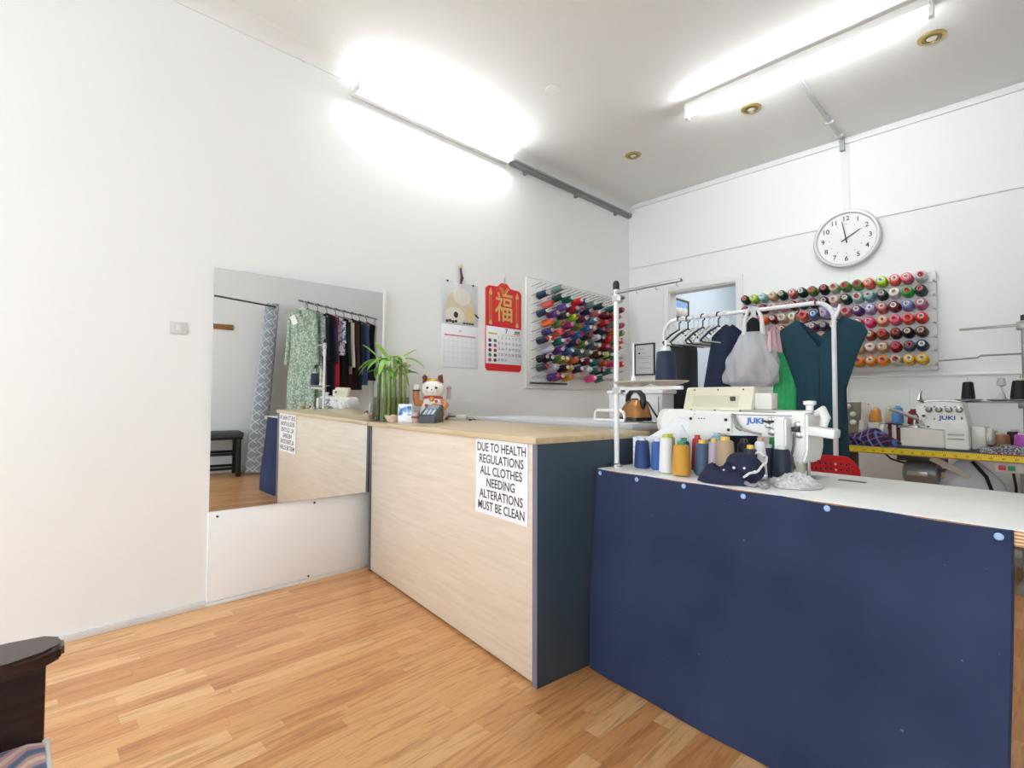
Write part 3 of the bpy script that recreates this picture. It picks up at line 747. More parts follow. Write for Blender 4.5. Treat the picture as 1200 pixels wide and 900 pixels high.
def lucky_cat():
    t = thing('cat_figurine', 'white ceramic beckoning cat figurine with red and gold trim on the counter', 'figurine', (0.18, -2.61, CH), math.radians(48))
    wh = M('#f3efe8', 0.25, var=0.03, coat=0.4); red = M('#c03a2c', 0.3, coat=0.4); gold = M('#d2a13c', 0.3, 0.4); org = M('#d2824a', 0.35, var=0.2, scale=40); dk = M('#2e2826', 0.35)
    # figure faces local -y
    bm = BM(); lathe(bm, [(0, 0), (0.07, 0), (0.085, 0.02), (0.088, 0.06), (0.078, 0.10), (0.062, 0.135), (0.05, 0.15), (0, 0.155)], 28); obj('body', bm, wh, t)
    bm = BM(); ball(bm, (0, -0.008, 0.205), (0.076, 0.064, 0.064), 28); hd = obj('head', bm, wh, t)
    for s in (-1, 1):
        bm = BM(); cyl(bm, (s*0.045, 0, 0.25), (s*0.058, 0, 0.302), 0.026, 0.004, 14); obj('ear', bm, M('#8c3a2a', 0.35), hd)
        bm = BM(); ball(bm, (s*0.028, -0.066, 0.212), (0.010, 0.006, 0.008), 12); obj('eye', bm, dk, hd)
        bm = BM(); ball(bm, (s*0.032, -0.062, 0.19), (0.014, 0.008, 0.009), 12); obj('cheek', bm, M('#eec9c0', 0.4), hd)
        bm = BM(); ball(bm, (s*0.045, -0.06, 0.018), (0.03, 0.036, 0.02), 14); obj('foot', bm, wh, t)
        bm = BM(); ball(bm, (s*0.05, -0.03, 0.28), (0.017, 0.012, 0.017), 12); obj('ear_patch', bm, M('#5e2a22', 0.4), hd)
    bm = BM(); ball(bm, (0, -0.071, 0.20), (0.006, 0.005, 0.004), 10); obj('nose', bm, red, hd)
    bm = BM(); tube(bm, [(-0.014, -0.069, 0.186), (-0.006, -0.071, 0.181), (0, -0.0715, 0.186), (0.006, -0.071, 0.181), (0.014, -0.069, 0.186)], 0.0018, 6); obj('mouth', bm, red, hd)
    bm = BM(); ball(bm, (0, -0.012, 0.262), (0.04, 0.034, 0.016), 16); obj('headband', bm, gold, hd)
    bm = BM(); tube(bm, [(0.056*math.cos(a), 0.052*math.sin(a), 0.148-0.006*math.sin(a)) for a in [2*PI*i/24 for i in range(24)]], 0.010, 8, closed=True); obj('collar', bm, red, t)
    bm = BM(); ball(bm, (0.0, -0.066, 0.14), (0.016, 0.014, 0.016), 14); obj('bell', bm, gold, t)
    bm = BM(); tube(bm, [(-0.06, -0.02, 0.11), (-0.098, -0.035, 0.115), (-0.105, -0.04, 0.16), (-0.102, -0.045, 0.20)], [0.02, 0.024, 0.022, 0.018], 12); a = obj('raised_arm', bm, org, t)
    bm = BM(); ball(bm, (-0.102, -0.048, 0.215), (0.024, 0.022, 0.024), 14); obj('paw', bm, wh, a)
    bm = BM(); tube(bm, [(-0.102+0.021*math.cos(q), -0.045+0.021*math.sin(q), 0.195) for q in [2*PI*i/16 for i in range(16)]], 0.005, 6, closed=True); obj('cuff', bm, dk, a)
    bm = BM(); tube(bm, [(0.06, -0.02, 0.12), (0.086, -0.045, 0.10), (0.07, -0.078, 0.075)], [0.02, 0.023, 0.018], 12); a = obj('lower_arm', bm, org, t)
    bm = BM(); ball(bm, (0.06, -0.085, 0.07), (0.022, 0.02, 0.02), 12); obj('paw', bm, wh, a)
    bm = BM(); ball(bm, (0.02, -0.092, 0.075), (0.03, 0.008, 0.042), 16); obj('coin_plate', bm, gold, t)
    bm = BM(); ball(bm, (0.05, -0.05, 0.045), (0.036, 0.03, 0.03), 14); obj('painted_patch', bm, org, t)
    for k, (x, z) in enumerate([(-0.035, 0.10), (-0.05, 0.06), (-0.02, 0.06), (0.03, 0.125)]):
        bm = BM(); ball(bm, (x, -math.sqrt(max(0.0001, 0.082**2-x*x))+0.002, z), (0.01, 0.006, 0.01), 10); obj('painted_flower', bm, [red, gold, M('#4d7a4a', 0.4), red][k], t)
    bm = BM(); cyl(bm, (0.098, 0.02, 0.14), (0.102, 0.02, 0.20), 0.013, 0.011, 12); ball(bm, (0.102, 0.02, 0.215), (0.017, 0.017, 0.015), 12); obj('tassel', bm, M('#b79a98', 0.5), t)
lucky_cat()

def terminal():
    t = thing('card_terminal', 'black card payment terminal with keypad on the counter', 'card terminal', (0.42, -2.79, CH), math.radians(38)); t.scale = (1.2, 1.1, 1.25)
    bm = BM(); prism(bm, [(-0.085, 0), (0.085, 0), (0.085, 0.075), (0.07, 0.085), (-0.075, 0.035), (-0.085, 0.03)], -0.04, 0.04, 'x'); obj('body', bm, M('#24272d', 0.4), t)
    sl = math.atan2(0.05, 0.145); R = RotX(sl)
    bm = BM(); box(bm, (0, 0.035, 0.0742), (0.06, 0.05, 0.004), 0.001, R); obj('screen', bm, M('#8f98a8', 0.15), t)
    key = BM(); box(key, (0, 0, 0), (0.014, 0.011, 0.005), 0.0015); km = finish('key', key); km.materials.append(M('#c9cdd6', 0.4))
    for r in range(4):
        for c in range(3):
            o = bpy.data.objects.new('key', km); COL.objects.link(o); o.parent = t; y = -0.008-r*0.016
            o.location = (-0.02+c*0.02, y, 0.061+ (y)*0.345+0.0015); o.rotation_euler = (sl, 0, 0)
terminal()

def small_counter_items():
    t = thing('photo_card', 'small blue and white card standing beside the glass vase', 'card', (0.30, -2.895, CH), math.radians(45))
    bm = BM(); box(bm, (0, 0, 0.055), (0.085, 0.006, 0.11), 0.001, RotX(-0.1)); obj('card', bm, M('#eef1f5', 0.4), t)
    m, nt, b = newmat('blue_print', 0.5); tc = nt.nodes.new('ShaderNodeTexCoord'); n = nt.nodes.new('ShaderNodeTexNoise'); n.inputs['Scale'].default_value = 28
    nt.links.new(tc.outputs['Object'], n.inputs['Vector']); r = ramp(nt, [(0.42, '#e8eef6'), (0.52, '#8fb2dc'), (0.62, '#3d62a8')]); nt.links.new(n.outputs['Fac'], r.inputs[0]); nt.links.new(r.outputs[0], b.inputs['Base Color'])
    bm = BM(); box(bm, (0, -0.0045, 0.07), (0.075, 0.002, 0.055), 0.0, RotX(-0.1)); obj('printed_picture', bm, m, t)
    bm = BM(); bb(bm, -0.02, 0.02, 0.004, 0.035, 0.0, 0.004); obj('card_stand', bm, M('#e2e6ec', 0.4), t)

    t = thing('sweet_bowl', 'small clear bowl of wrapped sweets in front of the bamboo', 'bowl', (0.22, -2.93, CH))
    bm = BM(); lathe(bm, [(0, 0), (0.03, 0), (0.055, 0.04), (0.052, 0.04), (0.028, 0.004), (0, 0.004)], 24); obj('bowl', bm, M('#dcc9b4', 0.2), t)
    cs = ['#e08a3a', '#f0c070', '#e8e2da', '#d86a4a', '#f4f0ea']
    for k in range(9):
        s = thing('wrapped_sweet', 'wrapped sweet in the small bowl on the counter', 'sweet', (0.22+0.024*math.cos(k*2.4)*(k > 1), -2.93+0.024*math.sin(k*2.4)*(k > 1), CH+0.024+0.010*(k % 2)), k*1.1, 'sweets in the counter bowl')
        bm = BM(); ball(bm, (0, 0, 0), (0.012, 0.009, 0.008), 10); obj('sweet', bm, M(cs[k % 5], 0.4), s)
        bm = BM(); cyl(bm, (0.010, 0, 0), (0.02, 0, 0.006), 0.003, 0.008, 8); cyl(bm, (-0.010, 0, 0), (-0.02, 0, 0.006), 0.003, 0.008, 8); obj('wrapper_twist', bm, M(cs[(k+2) % 5], 0.4), s)

    def pot(x, y, lab, a, b_, h, r):
        q = thing('trinket_pot', lab, 'pot', (x, y, CH))
        bm = BM(); lathe(bm, [(0, 0), (r*0.8, 0), (r, h*0.5), (r*0.85, h), (r*0.7, h), (r*0.75, h*0.4), (0, h*0.3)], 18); obj('pot', bm, M(a, 0.35, var=0.2, scale=60), q)
        bm = BM(); lathe(bm, [(r*1.01, h*0.45), (r*1.03, h*0.55), (r*0.98, h*0.65)], 18); obj('band', bm, M(b_, 0.4), q)
    pot(0.36, -2.86, 'small patterned pot at the feet of the cat figurine', '#c9a5a0', '#7a4a4a', 0.06, 0.026)
    pot(0.20, -2.47, 'small dark and white trinket pot right of the cat figurine', '#d8d2c8', '#4a4a44', 0.045, 0.028)
    bm = BM(); bb(bm, -0.05, 0.05, -0.03, 0.03, 0, 0.02, 0.004); tag(obj('trinket_box', bm, M('#8a5a40', 0.5, var=0.15), None, (0.10, -2.46, CH), (0, 0, 0.4)), 'little brown box behind the trinket pot on the counter', 'box')
    t = thing('notebook', 'open white notebook with dark cover at the counter back', 'notebook', (0.20, -2.365, CH), math.radians(40))
    bm = BM(); bb(bm, -0.10, 0.09, -0.035, 0.035, 0, 0.004); obj('cover', bm, M('#3a3032', 0.5), t)
    bm = BM(); bb(bm, -0.09, 0.02, -0.032, 0.032, 0.004, 0.032, 0.003); obj('page_block', bm, M('#f3f2ee', 0.5), t)
    bm = BM(); box(bm, (0.052, 0, 0.017), (0.075, 0.062, 0.005), 0.001, RotY(0.2)); obj('page_block', bm, M('#cbb9b4', 0.5), t)
    t = thing('ballpoint_pen', 'dark pen lying in front of the open notebook', 'pen', (0.335, -2.50, CH+0.005), math.radians(30))
    bm = BM(); cyl(bm, (-0.06, 0, 0), (0.055, 0, 0), 0.0045, seg=10); obj('barrel', bm, M('#c8d0cc', 0.3), t)
    bm = BM(); cyl(bm, (0.055, 0, 0), (0.075, 0, 0), 0.005, 0.002, 10); obj('tip', bm, BLACK, t)
small_counter_items()

# ------------------------------------------------------------------ front sewing table
TA = math.radians(6.2); TX, TY, TH = 1.70, -2.885, 0.775
def tpt(u, v, z=TH): return (TX + u*math.cos(TA) + v*math.sin(TA), TY - u*math.sin(TA) + v*math.cos(TA), z)

def ply_mat():
    m, nt, b = newmat('plywood_edge', 0.5)
    tc = nt.nodes.new('ShaderNodeTexCoord'); w = nt.nodes.new('ShaderNodeTexWave'); w.wave_type = 'BANDS'; w.bands_direction = 'Z'
    w.inputs['Scale'].default_value = 42; w.inputs['Distortion'].default_value = 1.5; w.inputs['Detail'].default_value = 2
    nt.links.new(tc.outputs['Object'], w.inputs['Vector']); r = ramp(nt, [(0.2, '#b57f4e'), (0.5, '#d8ac77'), (0.85, '#ecd0a4')]); nt.links.new(w.outputs['Fac'], r.inputs[0]); nt.links.new(r.outputs[0], b.inputs['Base Color'])
    return m
PLY = ply_mat()

def front_table():
    L, D = 1.28, 0.60
    t = thing('sewing_table', 'white topped sewing table with plywood edge in the foreground', 'table', (TX, TY, 0), -TA)
    bm = BM(); bb(bm, 0, L, 0, D, TH-0.036, TH-0.003); obj('core_board', bm, PLY, t)
    bm = BM(); bb(bm, -0.0005, L+0.0005, -0.0005, D+0.0005, TH-0.003, TH, 0.001); obj('laminate_top', bm, M('#f2f2ef', 0.35, var=0.02), t)
    st = M('#b9bcb6', 0.4, 0.3)
    for x in (0.12, 1.06):
        bm = BM(); bb(bm, x-0.03, x+0.03, 0.26, 0.32, 0.04, TH-0.036, 0.004); obj('leg', bm, st, t)
        bm = BM(); bb(bm, x-0.035, x+0.035, 0.03, D-0.03, 0.0, 0.045, 0.004); obj('foot', bm, st, t)
        bm = BM(); bb(bm, x-0.03, x+0.03, 0.04, D-0.04, TH-0.06, TH-0.036, 0.002); obj('top_rail', bm, st, t)
    bm = BM(); bb(bm, 0.09, 1.09, 0.275, 0.305, 0.30, 0.35, 0.003); obj('stretcher', bm, st, t)
    bm = BM(); bb(bm, 0.70, 0.78, 0.44, 0.462, TH-0.001, TH+0.0012); obj('slide_plate', bm, M('#2b2d2e', 0.4, 0.5), t)
front_table()

def navy_mat():
    m, nt, b = newmat('navy_weave', 0.85)
    tc = nt.nodes.new('ShaderNodeTexCoord')
    mp = nt.nodes.new('ShaderNodeMapping'); mp.inputs['Rotation'].default_value = (0, 0.5, 0); mp.inputs['Scale'].default_value = (1, 1, 1)
    w = nt.nodes.new('ShaderNodeTexWave'); w.wave_type = 'BANDS'; w.bands_direction = 'Z'; w.inputs['Scale'].default_value = 150; w.inputs['Distortion'].default_value = 1.2
    nt.links.new(tc.outputs['Object'], mp.inputs[0]); nt.links.new(mp.outputs[0], w.inputs['Vector'])
    n = nt.nodes.new('ShaderNodeTexNoise'); n.inputs['Scale'].default_value = 3; nt.links.new(tc.outputs['Object'], n.inputs['Vector'])
    n3 = nt.nodes.new('ShaderNodeTexNoise'); n3.inputs['Scale'].default_value = 60; nt.links.new(tc.outputs['Object'], n3.inputs['Vector'])
    lint = ramp(nt, [(0.76, '#000000'), (0.80, '#8888aa')]); nt.links.new(n3.outputs['Fac'], lint.inputs[0])
    a = nt.nodes.new('ShaderNodeMath'); a.operation = 'MULTIPLY_ADD'; a.inputs[1].default_value = 0.22; nt.links.new(w.outputs['Fac'], a.inputs[0]); nt.links.new(n.outputs['Fac'], a.inputs[2])
    r = ramp(nt, [(0.25, '#29324c'), (0.6, '#323c5a'), (1.0, '#3e4866')]); nt.links.new(a.outputs[0], r.inputs[0])
    mx = nt.nodes.new('ShaderNodeMix'); mx.data_type = 'RGBA'; mx.blend_type = 'ADD'; mx.inputs[0].default_value = 0.5
    nt.links.new(r.outputs[0], mx.inputs[6]); nt.links.new(lint.outputs[0], mx.inputs[7]); nt.links.new(mx.outputs[2], b.inputs['Base Color'])
    bp = nt.nodes.new('ShaderNodeBump'); bp.inputs['Strength'].default_value = 0.3; bp.inputs['Distance'].default_value = 0.001; nt.links.new(w.outputs['Fac'], bp.inputs['Height']); nt.links.new(bp.outputs['Normal'], b.inputs['Normal'])
    b.inputs['Specular IOR Level'].default_value = 0.15
    return m

def table_drape():
    t = thing('table_drape', 'navy blue cloth pinned along the front of the sewing table', 'cloth', (TX, TY, 0), -TA)
    L = 1.185
    def f(u, v):
        x = u*L; s = v*v*(3-2*v)
        y = -0.006-0.045*s*(0.75+0.5*u) - 0.010*s*math.sin(u*7.0+0.6) - 0.004*s*math.sin(u*17+1.0) - 0.006*math.sin(v*PI)*math.sin(u*11+2)
        y -= 0.028*max(0, 1-u/0.16)*math.sin(min(1, v*1.15)*PI)*0.6*(1-abs(0.09-u)/0.16 if u < 0.25 else 0)
        x += -0.012*s*u
        z = (TH-0.002)*(1-v)+0.006*v - 0.004*abs(math.sin(u*PI*5))*(1-v)
        return (x, y, z)
    bm = BM(); grid(bm, f, 70, 40, (0, 0.0035, 0)); obj('cloth', bm, navy_mat(), t, sharp=60)
    bm = BM(); tube(bm, [Vector(f(1.0, q/20))+Vector((0, 0.002, 0)) for q in range(21)], 0.003, 6); obj('selvedge', bm, M('#1d2542', 0.8), t)
    for k, u in enumerate((0.022, 0.20, 0.395, 0.60, 0.83, 1.165)):
        bm = BM(); lathe(bm, [(0, 0.004), (0.006, 0.003), (0.0085, 0.0), (0.003, -0.004), (0, -0.004)], 12, Matrix.Translation((u, -0.011, TH-0.016-0.003*(k % 2))) @ RotX(PI/2).to_4x4()); obj('thumb_tack', bm, M('#9fc0e6', 0.25), t)
table_drape()

# ------------------------------------------------------------------ white thread stand on the front table
def white_stand():
    p = (1.722, -2.785)
    t = thing('thread_stand', 'white pole thread stand at the left end of the sewing table', 'thread stand', (p[0], p[1], TH), math.radians(-4))
    wp = M('#e9eae8', 0.35)
    bm = BM(); cyl(bm, (0, 0, 0.0), (0, 0, 0.735), 0.0105, seg=16); obj('pole', bm, wp, t)
    bm = BM(); lathe(bm, [(0, 0), (0.022, 0), (0.022, 0.008), (0.012, 0.014), (0, 0.014)], 18); obj('base_nut', bm, STEEL, t)
    bm = BM(); lathe(bm, [(0, 0.73), (0.013, 0.73), (0.014, 0.755), (0.009, 0.765), (0, 0.766)], 16); obj('pole_cap', bm, M('#202124', 0.5), t)
    bm = BM(); bb(bm, -0.02, 0.30, -0.010, 0.010, 0.712, 0.722, 0.002); a = obj('guide_arm', bm, M('#a9aba9', 0.35, 0.6), t)
    for x in (0.10, 0.19, 0.28):
        bm = BM(); tube(bm, [(x, 0, 0.712), (x, 0, 0.702), (x+0.006, 0, 0.697)], 0.002, 6); obj('thread_eyelet', bm, STEEL, a)
    for z in (0.69, 0.31):
        bm = BM(); bb(bm, -0.014, 0.03, -0.013, 0.013, z-0.012, z+0.014, 0.004); c = obj('clamp', bm, M('#c2c4c3', 0.35, 0.4), t)
        bm = BM(); cyl(bm, (0.028, 0, z), (0.04, 0, z), 0.006, seg=10); obj('clamp_screw', bm, DARK_STEEL, c)
    bm = BM(); bb(bm, 0.0, 0.30, -0.012, 0.012, 0.312, 0.326, 0.003); obj('tray_arm', bm, wp, t)
    for x in (0.085, 0.232):
        bm = BM(); lathe(bm, [(0, 0.326), (0.03, 0.326), (0.082, 0.342), (0.084, 0.346), (0.03, 0.333), (0, 0.333)], 28, Matrix.Translation((x, 0, 0))); obj('cone_tray', bm, M('#bdb5ad', 0.4, 0.1), t)
        bm = BM(); cyl(bm, (x, 0, 0.33), (x, 0, 0.50), 0.004, seg=8); lathe(bm, [(0.004, 0.335), (0.016, 0.335), (0.010, 0.36), (0.004, 0.37)], 14, Matrix.Translation((x, 0, 0))); obj('spool_pin', bm, M('#f0f0ee', 0.4), t)
    m = Matrix.Translation((p[0], p[1], TH)) @ RotZ(math.radians(-4)).to_4x4()
    q = m @ Vector((0.232, 0, 0.334))
    thread_cone('#222e48', '#e9e9e6', 'navy thread cone standing on the tray of the white thread stand', 'cones in use', q, (0, 0, 0), 0.135, 0.04, 0.034)
white_stand()

# ------------------------------------------------------------------ cones standing on the front table
def table_cones():
    L = [(1.832, -2.770, '#2c4474', '#dfe3ee', 'dark blue', 0.125, 0.033, 0.026, 'beside the floral box'),
         (1.902, -2.775, '#3c62a8', '#dfe3ee', 'bright blue', 0.125, 0.025, 0.022, 'between the dark blue and white cones'),
         (1.960, -2.815, '#e9eaee', '#b9c94a', 'white', 0.145, 0.026, 0.022, 'with a lime base beside the gold cone'),
         (2.031, -2.835, '#d19a3a', '#4f9a6c', 'gold', 0.125, 0.0335, 0.027, 'with a green core'),
         (2.085, -2.782, '#4c6078', '#e2c04a', 'slate blue', 0.13, 0.029, 0.024, 'with a yellow core beside the gold cone'),
         (2.140, -2.808, '#b5a8b8', '#e6c560', 'lilac', 0.14, 0.021, 0.018, 'with a yellow base'),
         (2.190, -2.838, '#b39b80', '#e6c560', 'beige', 0.15, 0.032, 0.027, 'with a yellow base'),
         (2.222, -2.760, '#1b1c22', '#2a2b30', 'black', 0.14, 0.024, 0.020, 'behind the beige cone'),
         (2.262, -2.810, '#3a3d45', '#e2c04a', 'dark grey', 0.125, 0.023, 0.020, 'behind the navy cap'),
         (2.262, -2.725, '#ededee', '#c9a58c', 'slim white', 0.145, 0.023, 0.016, 'behind the navy cap'),
         (2.262, -2.650, '#2a3550', '#dedede', 'navy', 0.118, 0.026, 0.022, 'right of the slim white cone'),
         (2.320, -2.690, '#30384a', '#e6e6e6', 'ink blue', 0.12, 0.03, 0.025, 'left of the cream cone'),
         (2.335, -2.595, '#d5d0bf', '#d4553a', 'cream', 0.13, 0.029, 0.024, 'with a red core by the needle'),
         (1.990, -2.735, '#2b3a66', '#3f8a66', 'deep navy', 0.13, 0.025, 0.02, 'behind the gold cone'),
         (2.022, -2.690, '#b5333a', '#c8303a', 'red', 0.14, 0.023, 0.018, 'behind the slate blue cone'),
         (2.075, -2.640, '#8fb4cf', '#9fd0cc', 'pale blue', 0.15, 0.025, 0.02, 'behind the slate blue cone'),
         (1.915, -2.700, '#a7b04a', '#d6dc50', 'lime', 0.14, 0.022, 0.018, 'behind the bright blue cone')]
    for x, y, c, k, n, h, rb, rt, w in L:
        thread_cone(c, k, '%s thread cone on the sewing table %s' % (n, w), 'cones on the sewing table', (x, y, TH), (0, 0, 0), h, rb, rt)
table_cones()

def table_bits():
    t = thing('tissue_box', 'white floral cardboard box at the left end of the sewing table', 'box', (1.795, -2.665, TH), -TA+0.4)
    m, nt, b = newmat('floral_card', 0.5); tc = nt.nodes.new('ShaderNodeTexCoord'); n = nt.nodes.new('ShaderNodeTexNoise'); n.inputs['Scale'].default_value = 16; n.inputs['Distortion'].default_value = 1.5
    nt.links.new(tc.outputs['Object'], n.inputs['Vector']); r = ramp(nt, [(0.36, '#e8c9cf'), (0.45, '#eef3f7'), (0.58, '#eef3f7'), (0.68, '#a9cde2')]); nt.links.new(n.outputs['Fac'], r.inputs[0]); nt.links.new(r.outputs[0], b.inputs['Base Color'])
    bm = BM(); bb(bm, -0.055, 0.055, -0.03, 0.06, 0, 0.118, 0.002); obj('carton', bm, m, t)
    bm = BM(); bb(bm, -0.035, 0.035, 0.005, 0.03, 0.1175, 0.119); obj('opening', bm, M('#cdd6dc', 0.5), t)
    t = thing('paper_pattern', 'white folded paper standing behind the cones on the sewing table', 'paper', (1.89, -2.585, TH), 0.15)
    o = [(-0.06, 0.0), (0.07, 0.0), (0.075, 0.12), (0.045, 0.19), (0.0, 0.205), (-0.03, 0.17), (-0.12, 0.12), (-0.11, 0.10), (-0.06, 0.11)]
    bm = BM(); prism(bm, o, -0.012, 0.012); bmesh.ops.bevel(bm, geom=list(bm.edges), offset=0.003, segments=1, affect='EDGES'); obj('folded_sheet', bm, M('#f4f4f4', 0.6), t)
    bm = BM(); prism(bm, [(-0.02, 0.01), (0.055, 0.01), (0.06, 0.10), (0.02, 0.17)], -0.018, -0.012); obj('flap', bm, M('#e9eaec', 0.6), t)

    def heap(name, label, cat, loc, rx, ry, h, mat, seed, amp=0.35, freq=9, seg=40, trim=None):
        bm = BM()
        def f(u, v):
            a = u*2*PI; q = v
            p = Vector((math.cos(a)*q, math.sin(a)*q, 0))
            nz = noise.noise(p*freq*0.3+Vector((seed, 0, 0)))*0.6+noise.noise(p*freq+Vector((0, seed, 0)))*0.4
            ed = 1+0.22*noise.noise(Vector((math.cos(a)*1.6, math.sin(a)*1.6, seed)))
            hh = h*((max(0.0, 1-q*q))**0.55)*(1+amp*nz*1.6)
            return (math.cos(a)*q*rx*ed, math.sin(a)*q*ry*ed, max(0.001, hh)+0.001)
        grid(bm, f, seg, 16); bmesh.ops.remove_doubles(bm, verts=bm.verts, dist=0.0002)
        t = thing(name, label, cat, loc, 0.2)
        obj('folds', bm, mat, t, sharp=70)
        return t
    navy = M('#1f2540', 0.85, var=0.2, scale=30, bump=0.3, bscale=300)
    t = heap('cloth_cap', 'crumpled navy fabric with lace trim at the table edge', 'cloth', tpt(0.50, 0.070), 0.088, 0.055, 0.062, navy, 2.0)
    bm = BM(); ball(bm, (0.055, 0.02, 0.055), (0.062, 0.042, 0.045), 22, RotY(0.35)); obj('gathered_crown', bm, navy, t)
    bm = BM(); pts = [(0.055+0.066*math.cos(a), 0.018+0.036*math.sin(a)-0.012, 0.062+0.040*math.sin(a+0.6)+0.004*math.sin(a*9)) for a in [2*PI*i/40 for i in range(40)]]; tube(bm, pts, 0.004, 6, closed=True); obj('lace_trim', bm, M('#d9d4d2', 0.7, var=0.3, scale=200), t)
    for k in range(5):
        bm = BM(); ball(bm, (0.0+0.03*k, -0.028+0.004*k, 0.045+0.012*math.sin(k)), (0.0045, 0.0045, 0.0045), 8); obj('pearl', bm, M('#efecea', 0.2), t)
    heap('silver_trim', 'heap of silver grey sequinned trim under the needle', 'trim', tpt(0.665, 0.20), 0.082, 0.085, 0.030, M('#dcdcde', 0.3, 0.3, var=0.5, scale=90, bump=1.0, bscale=220), 6.0, 0.5, 9, 64)
    t = thing('lace_edging', 'narrow grey lace edging lying between the navy fabric and silver trim', 'trim', tpt(0.58, 0.06), -TA)
    bm = BM(); tube(bm, [(-0.04+0.012*k, 0.006*math.sin(k*1.3), 0.008+0.004*math.cos(k*2.1)) for k in range(10)], 0.007, 6); obj('braid', bm, M('#8d8d92', 0.6, var=0.4, scale=200), t)
table_bits()

# ------------------------------------------------------------------ sewing machine on the front table
def sewing_machine():
    o = tpt(0, 0.40)
    t = thing('sewing_machine', 'white industrial sewing machine on the front table, seen from behind', 'sewing machine', o, -TA)
    # local x along the table, z from the table top
    P = lambda pts, y0, y1, bev=0.006: _prism_bev(pts, y0, y1, bev)
    def _prism_bev(pts, y0, y1, bev):
        bm = BM(); prism(bm, pts, y0, y1)
        if bev: bmesh.ops.bevel(bm, geom=[e for e in bm.edges], offset=bev, segments=2, affect='EDGES')
        return bm
    D0, D1 = -0.075, 0.075
    obj('column', P([(0.075, 0), (0.20, 0), (0.20, 0.10), (0.235, 0.125), (0.235, 0.23), (0.09, 0.235), (0.062, 0.21), (0.058, 0.15), (0.075, 0.10)], D0, D1, 0.012), MACHINE, t)
    obj('arm', P([(0.20, 0.118), (0.26, 0.118), (0.30, 0.132), (0.345, 0.145), (0.59, 0.140), (0.59, 0.226), (0.20, 0.232)], D0+0.006, D1-0.006, 0.008), MACHINE, t)
    cov = obj('side_cover', P([(0.105, 0.095), (0.25, 0.098), (0.285, 0.112), (0.33, 0.142), (0.385, 0.146), (0.385, 0.222), (0.24, 0.222), (0.22, 0.206), (0.118, 0.188), (0.105, 0.17)], D0-0.006, D0+0.004, 0.003), M('#f1efe9', 0.3), t)
    for x, z in ((0.215, 0.198), (0.365, 0.198), (0.375, 0.16)):
        bm = BM(); cyl(bm, (x, D0-0.009, z), (x, D0-0.004, z), 0.006, seg=10); obj('cover_screw', bm, BLACK, cov)
    for k in range(3):
        bm = BM(); cyl(bm, (0.25+0.012*k, D0-0.0075, 0.20), (0.25+0.012*k, D0-0.004, 0.20), 0.0026, seg=8); obj('vent_hole', bm, M('#55565a', 0.5), cov)
    bm = BM(); lathe(bm, [(0, 0), (0.055, 0), (0.06, 0.01), (0.06, 0.03), (0.045, 0.042), (0, 0.045)], 30, Matrix.Translation((0.066, 0, 0.175)) @ RotY(-PI/2).to_4x4()); obj('hand_wheel', bm, M('#e6e4df', 0.3), t)
    # head
    obj('head', P([(0.585, 0.055), (0.635, 0.055), (0.648, 0.10), (0.648, 0.232), (0.535, 0.232), (0.535, 0.14), (0.585, 0.128)], D0+0.004, D1-0.004, 0.008), MACHINE, t)
    obj('motor_box', P([(0.562, 0.085), (0.602, 0.085), (0.602, 0.215), (0.562, 0.215)], D0-0.05, D0+0.002, 0.006), M('#eeece8', 0.3), t)
    bm = BM(); bb(bm, 0.39, 0.65, -0.03, 0.03, 0.228, 0.238, 0.003); obj('thread_rail', bm, M('#bdb9b2', 0.3, 0.4), t)
    bm = BM(); lathe(bm, [(0, 0), (0.012, 0), (0.012, 0.02), (0.02, 0.024), (0.02, 0.036), (0, 0.038)], 16, Matrix.Translation((0.63, 0, 0.235))); obj('pressure_knob', bm, M('#f0efec', 0.3), t)
    bm = BM(); cyl(bm, (0.615, -0.03, 0.055), (0.615, -0.03, 0.028), 0.012, seg=12); cyl(bm, (0.615, -0.03, 0.028), (0.615, -0.03, 0.006), 0.006, seg=10); obj('needle_bar', bm, STEEL, t)
    bm = BM(); cyl(bm, (0.632, -0.02, 0.10), (0.632, -0.02, 0.012), 0.006, seg=10); bb(bm, 0.615, 0.649, -0.035, -0.005, 0.0, 0.012, 0.003); obj('presser_foot', bm, STEEL, t)
    bm = BM(); cyl(bm, (0.60, D0-0.02, 0.075), (0.60, D0-0.02, 0.03), 0.005, seg=8); bb(bm, 0.59, 0.612, D0-0.035, D0-0.01, 0.04, 0.08, 0.003); obj('knife_unit', bm, DARK_STEEL, t)
    bm = BM(); bb(bm, 0.28, 0.66, -0.08, 0.085, -0.002, 0.0015); obj('bed_plate', bm, M('#cfd0cd', 0.3, 0.2), t)
    for x, z, r in ((0.535, 0.16, 0.011), (0.522, 0.182, 0.008), (0.53, 0.205, 0.007), (0.622, 0.19, 0.009), (0.625, 0.155, 0.010)):
        bm = BM(); lathe(bm, [(0, 0), (r*1.3, 0), (r*1.3, 0.003), (r*0.6, 0.005), (r*0.6, 0.011), (r, 0.013), (r, 0.018), (0, 0.02)], 14, Matrix.Translation((x, D0+0.006, z)) @ RotX(PI/2).to_4x4()); obj('tension_disc', bm, STEEL, t)
    bm = BM(); tube(bm, [(0.39, D0-0.004, 0.222), (0.40, D0-0.01, 0.19), (0.42, D0-0.014, 0.168), (0.47, D0-0.012, 0.155), (0.50, D0-0.006, 0.15)], 0.0045, 8); obj('cable', bm, M('#a5a3a0', 0.5), t)
    bm = BM(); tube(bm, [(0.395, D0-0.002, 0.22), (0.415, D0-0.012, 0.185), (0.43, D0-0.012, 0.17), (0.425, D0-0.012, 0.16), (0.405, D0-0.008, 0.17), (0.395, D0-0.004, 0.2)], 0.003, 6); obj('cable', bm, M('#8a8886', 0.5), t)
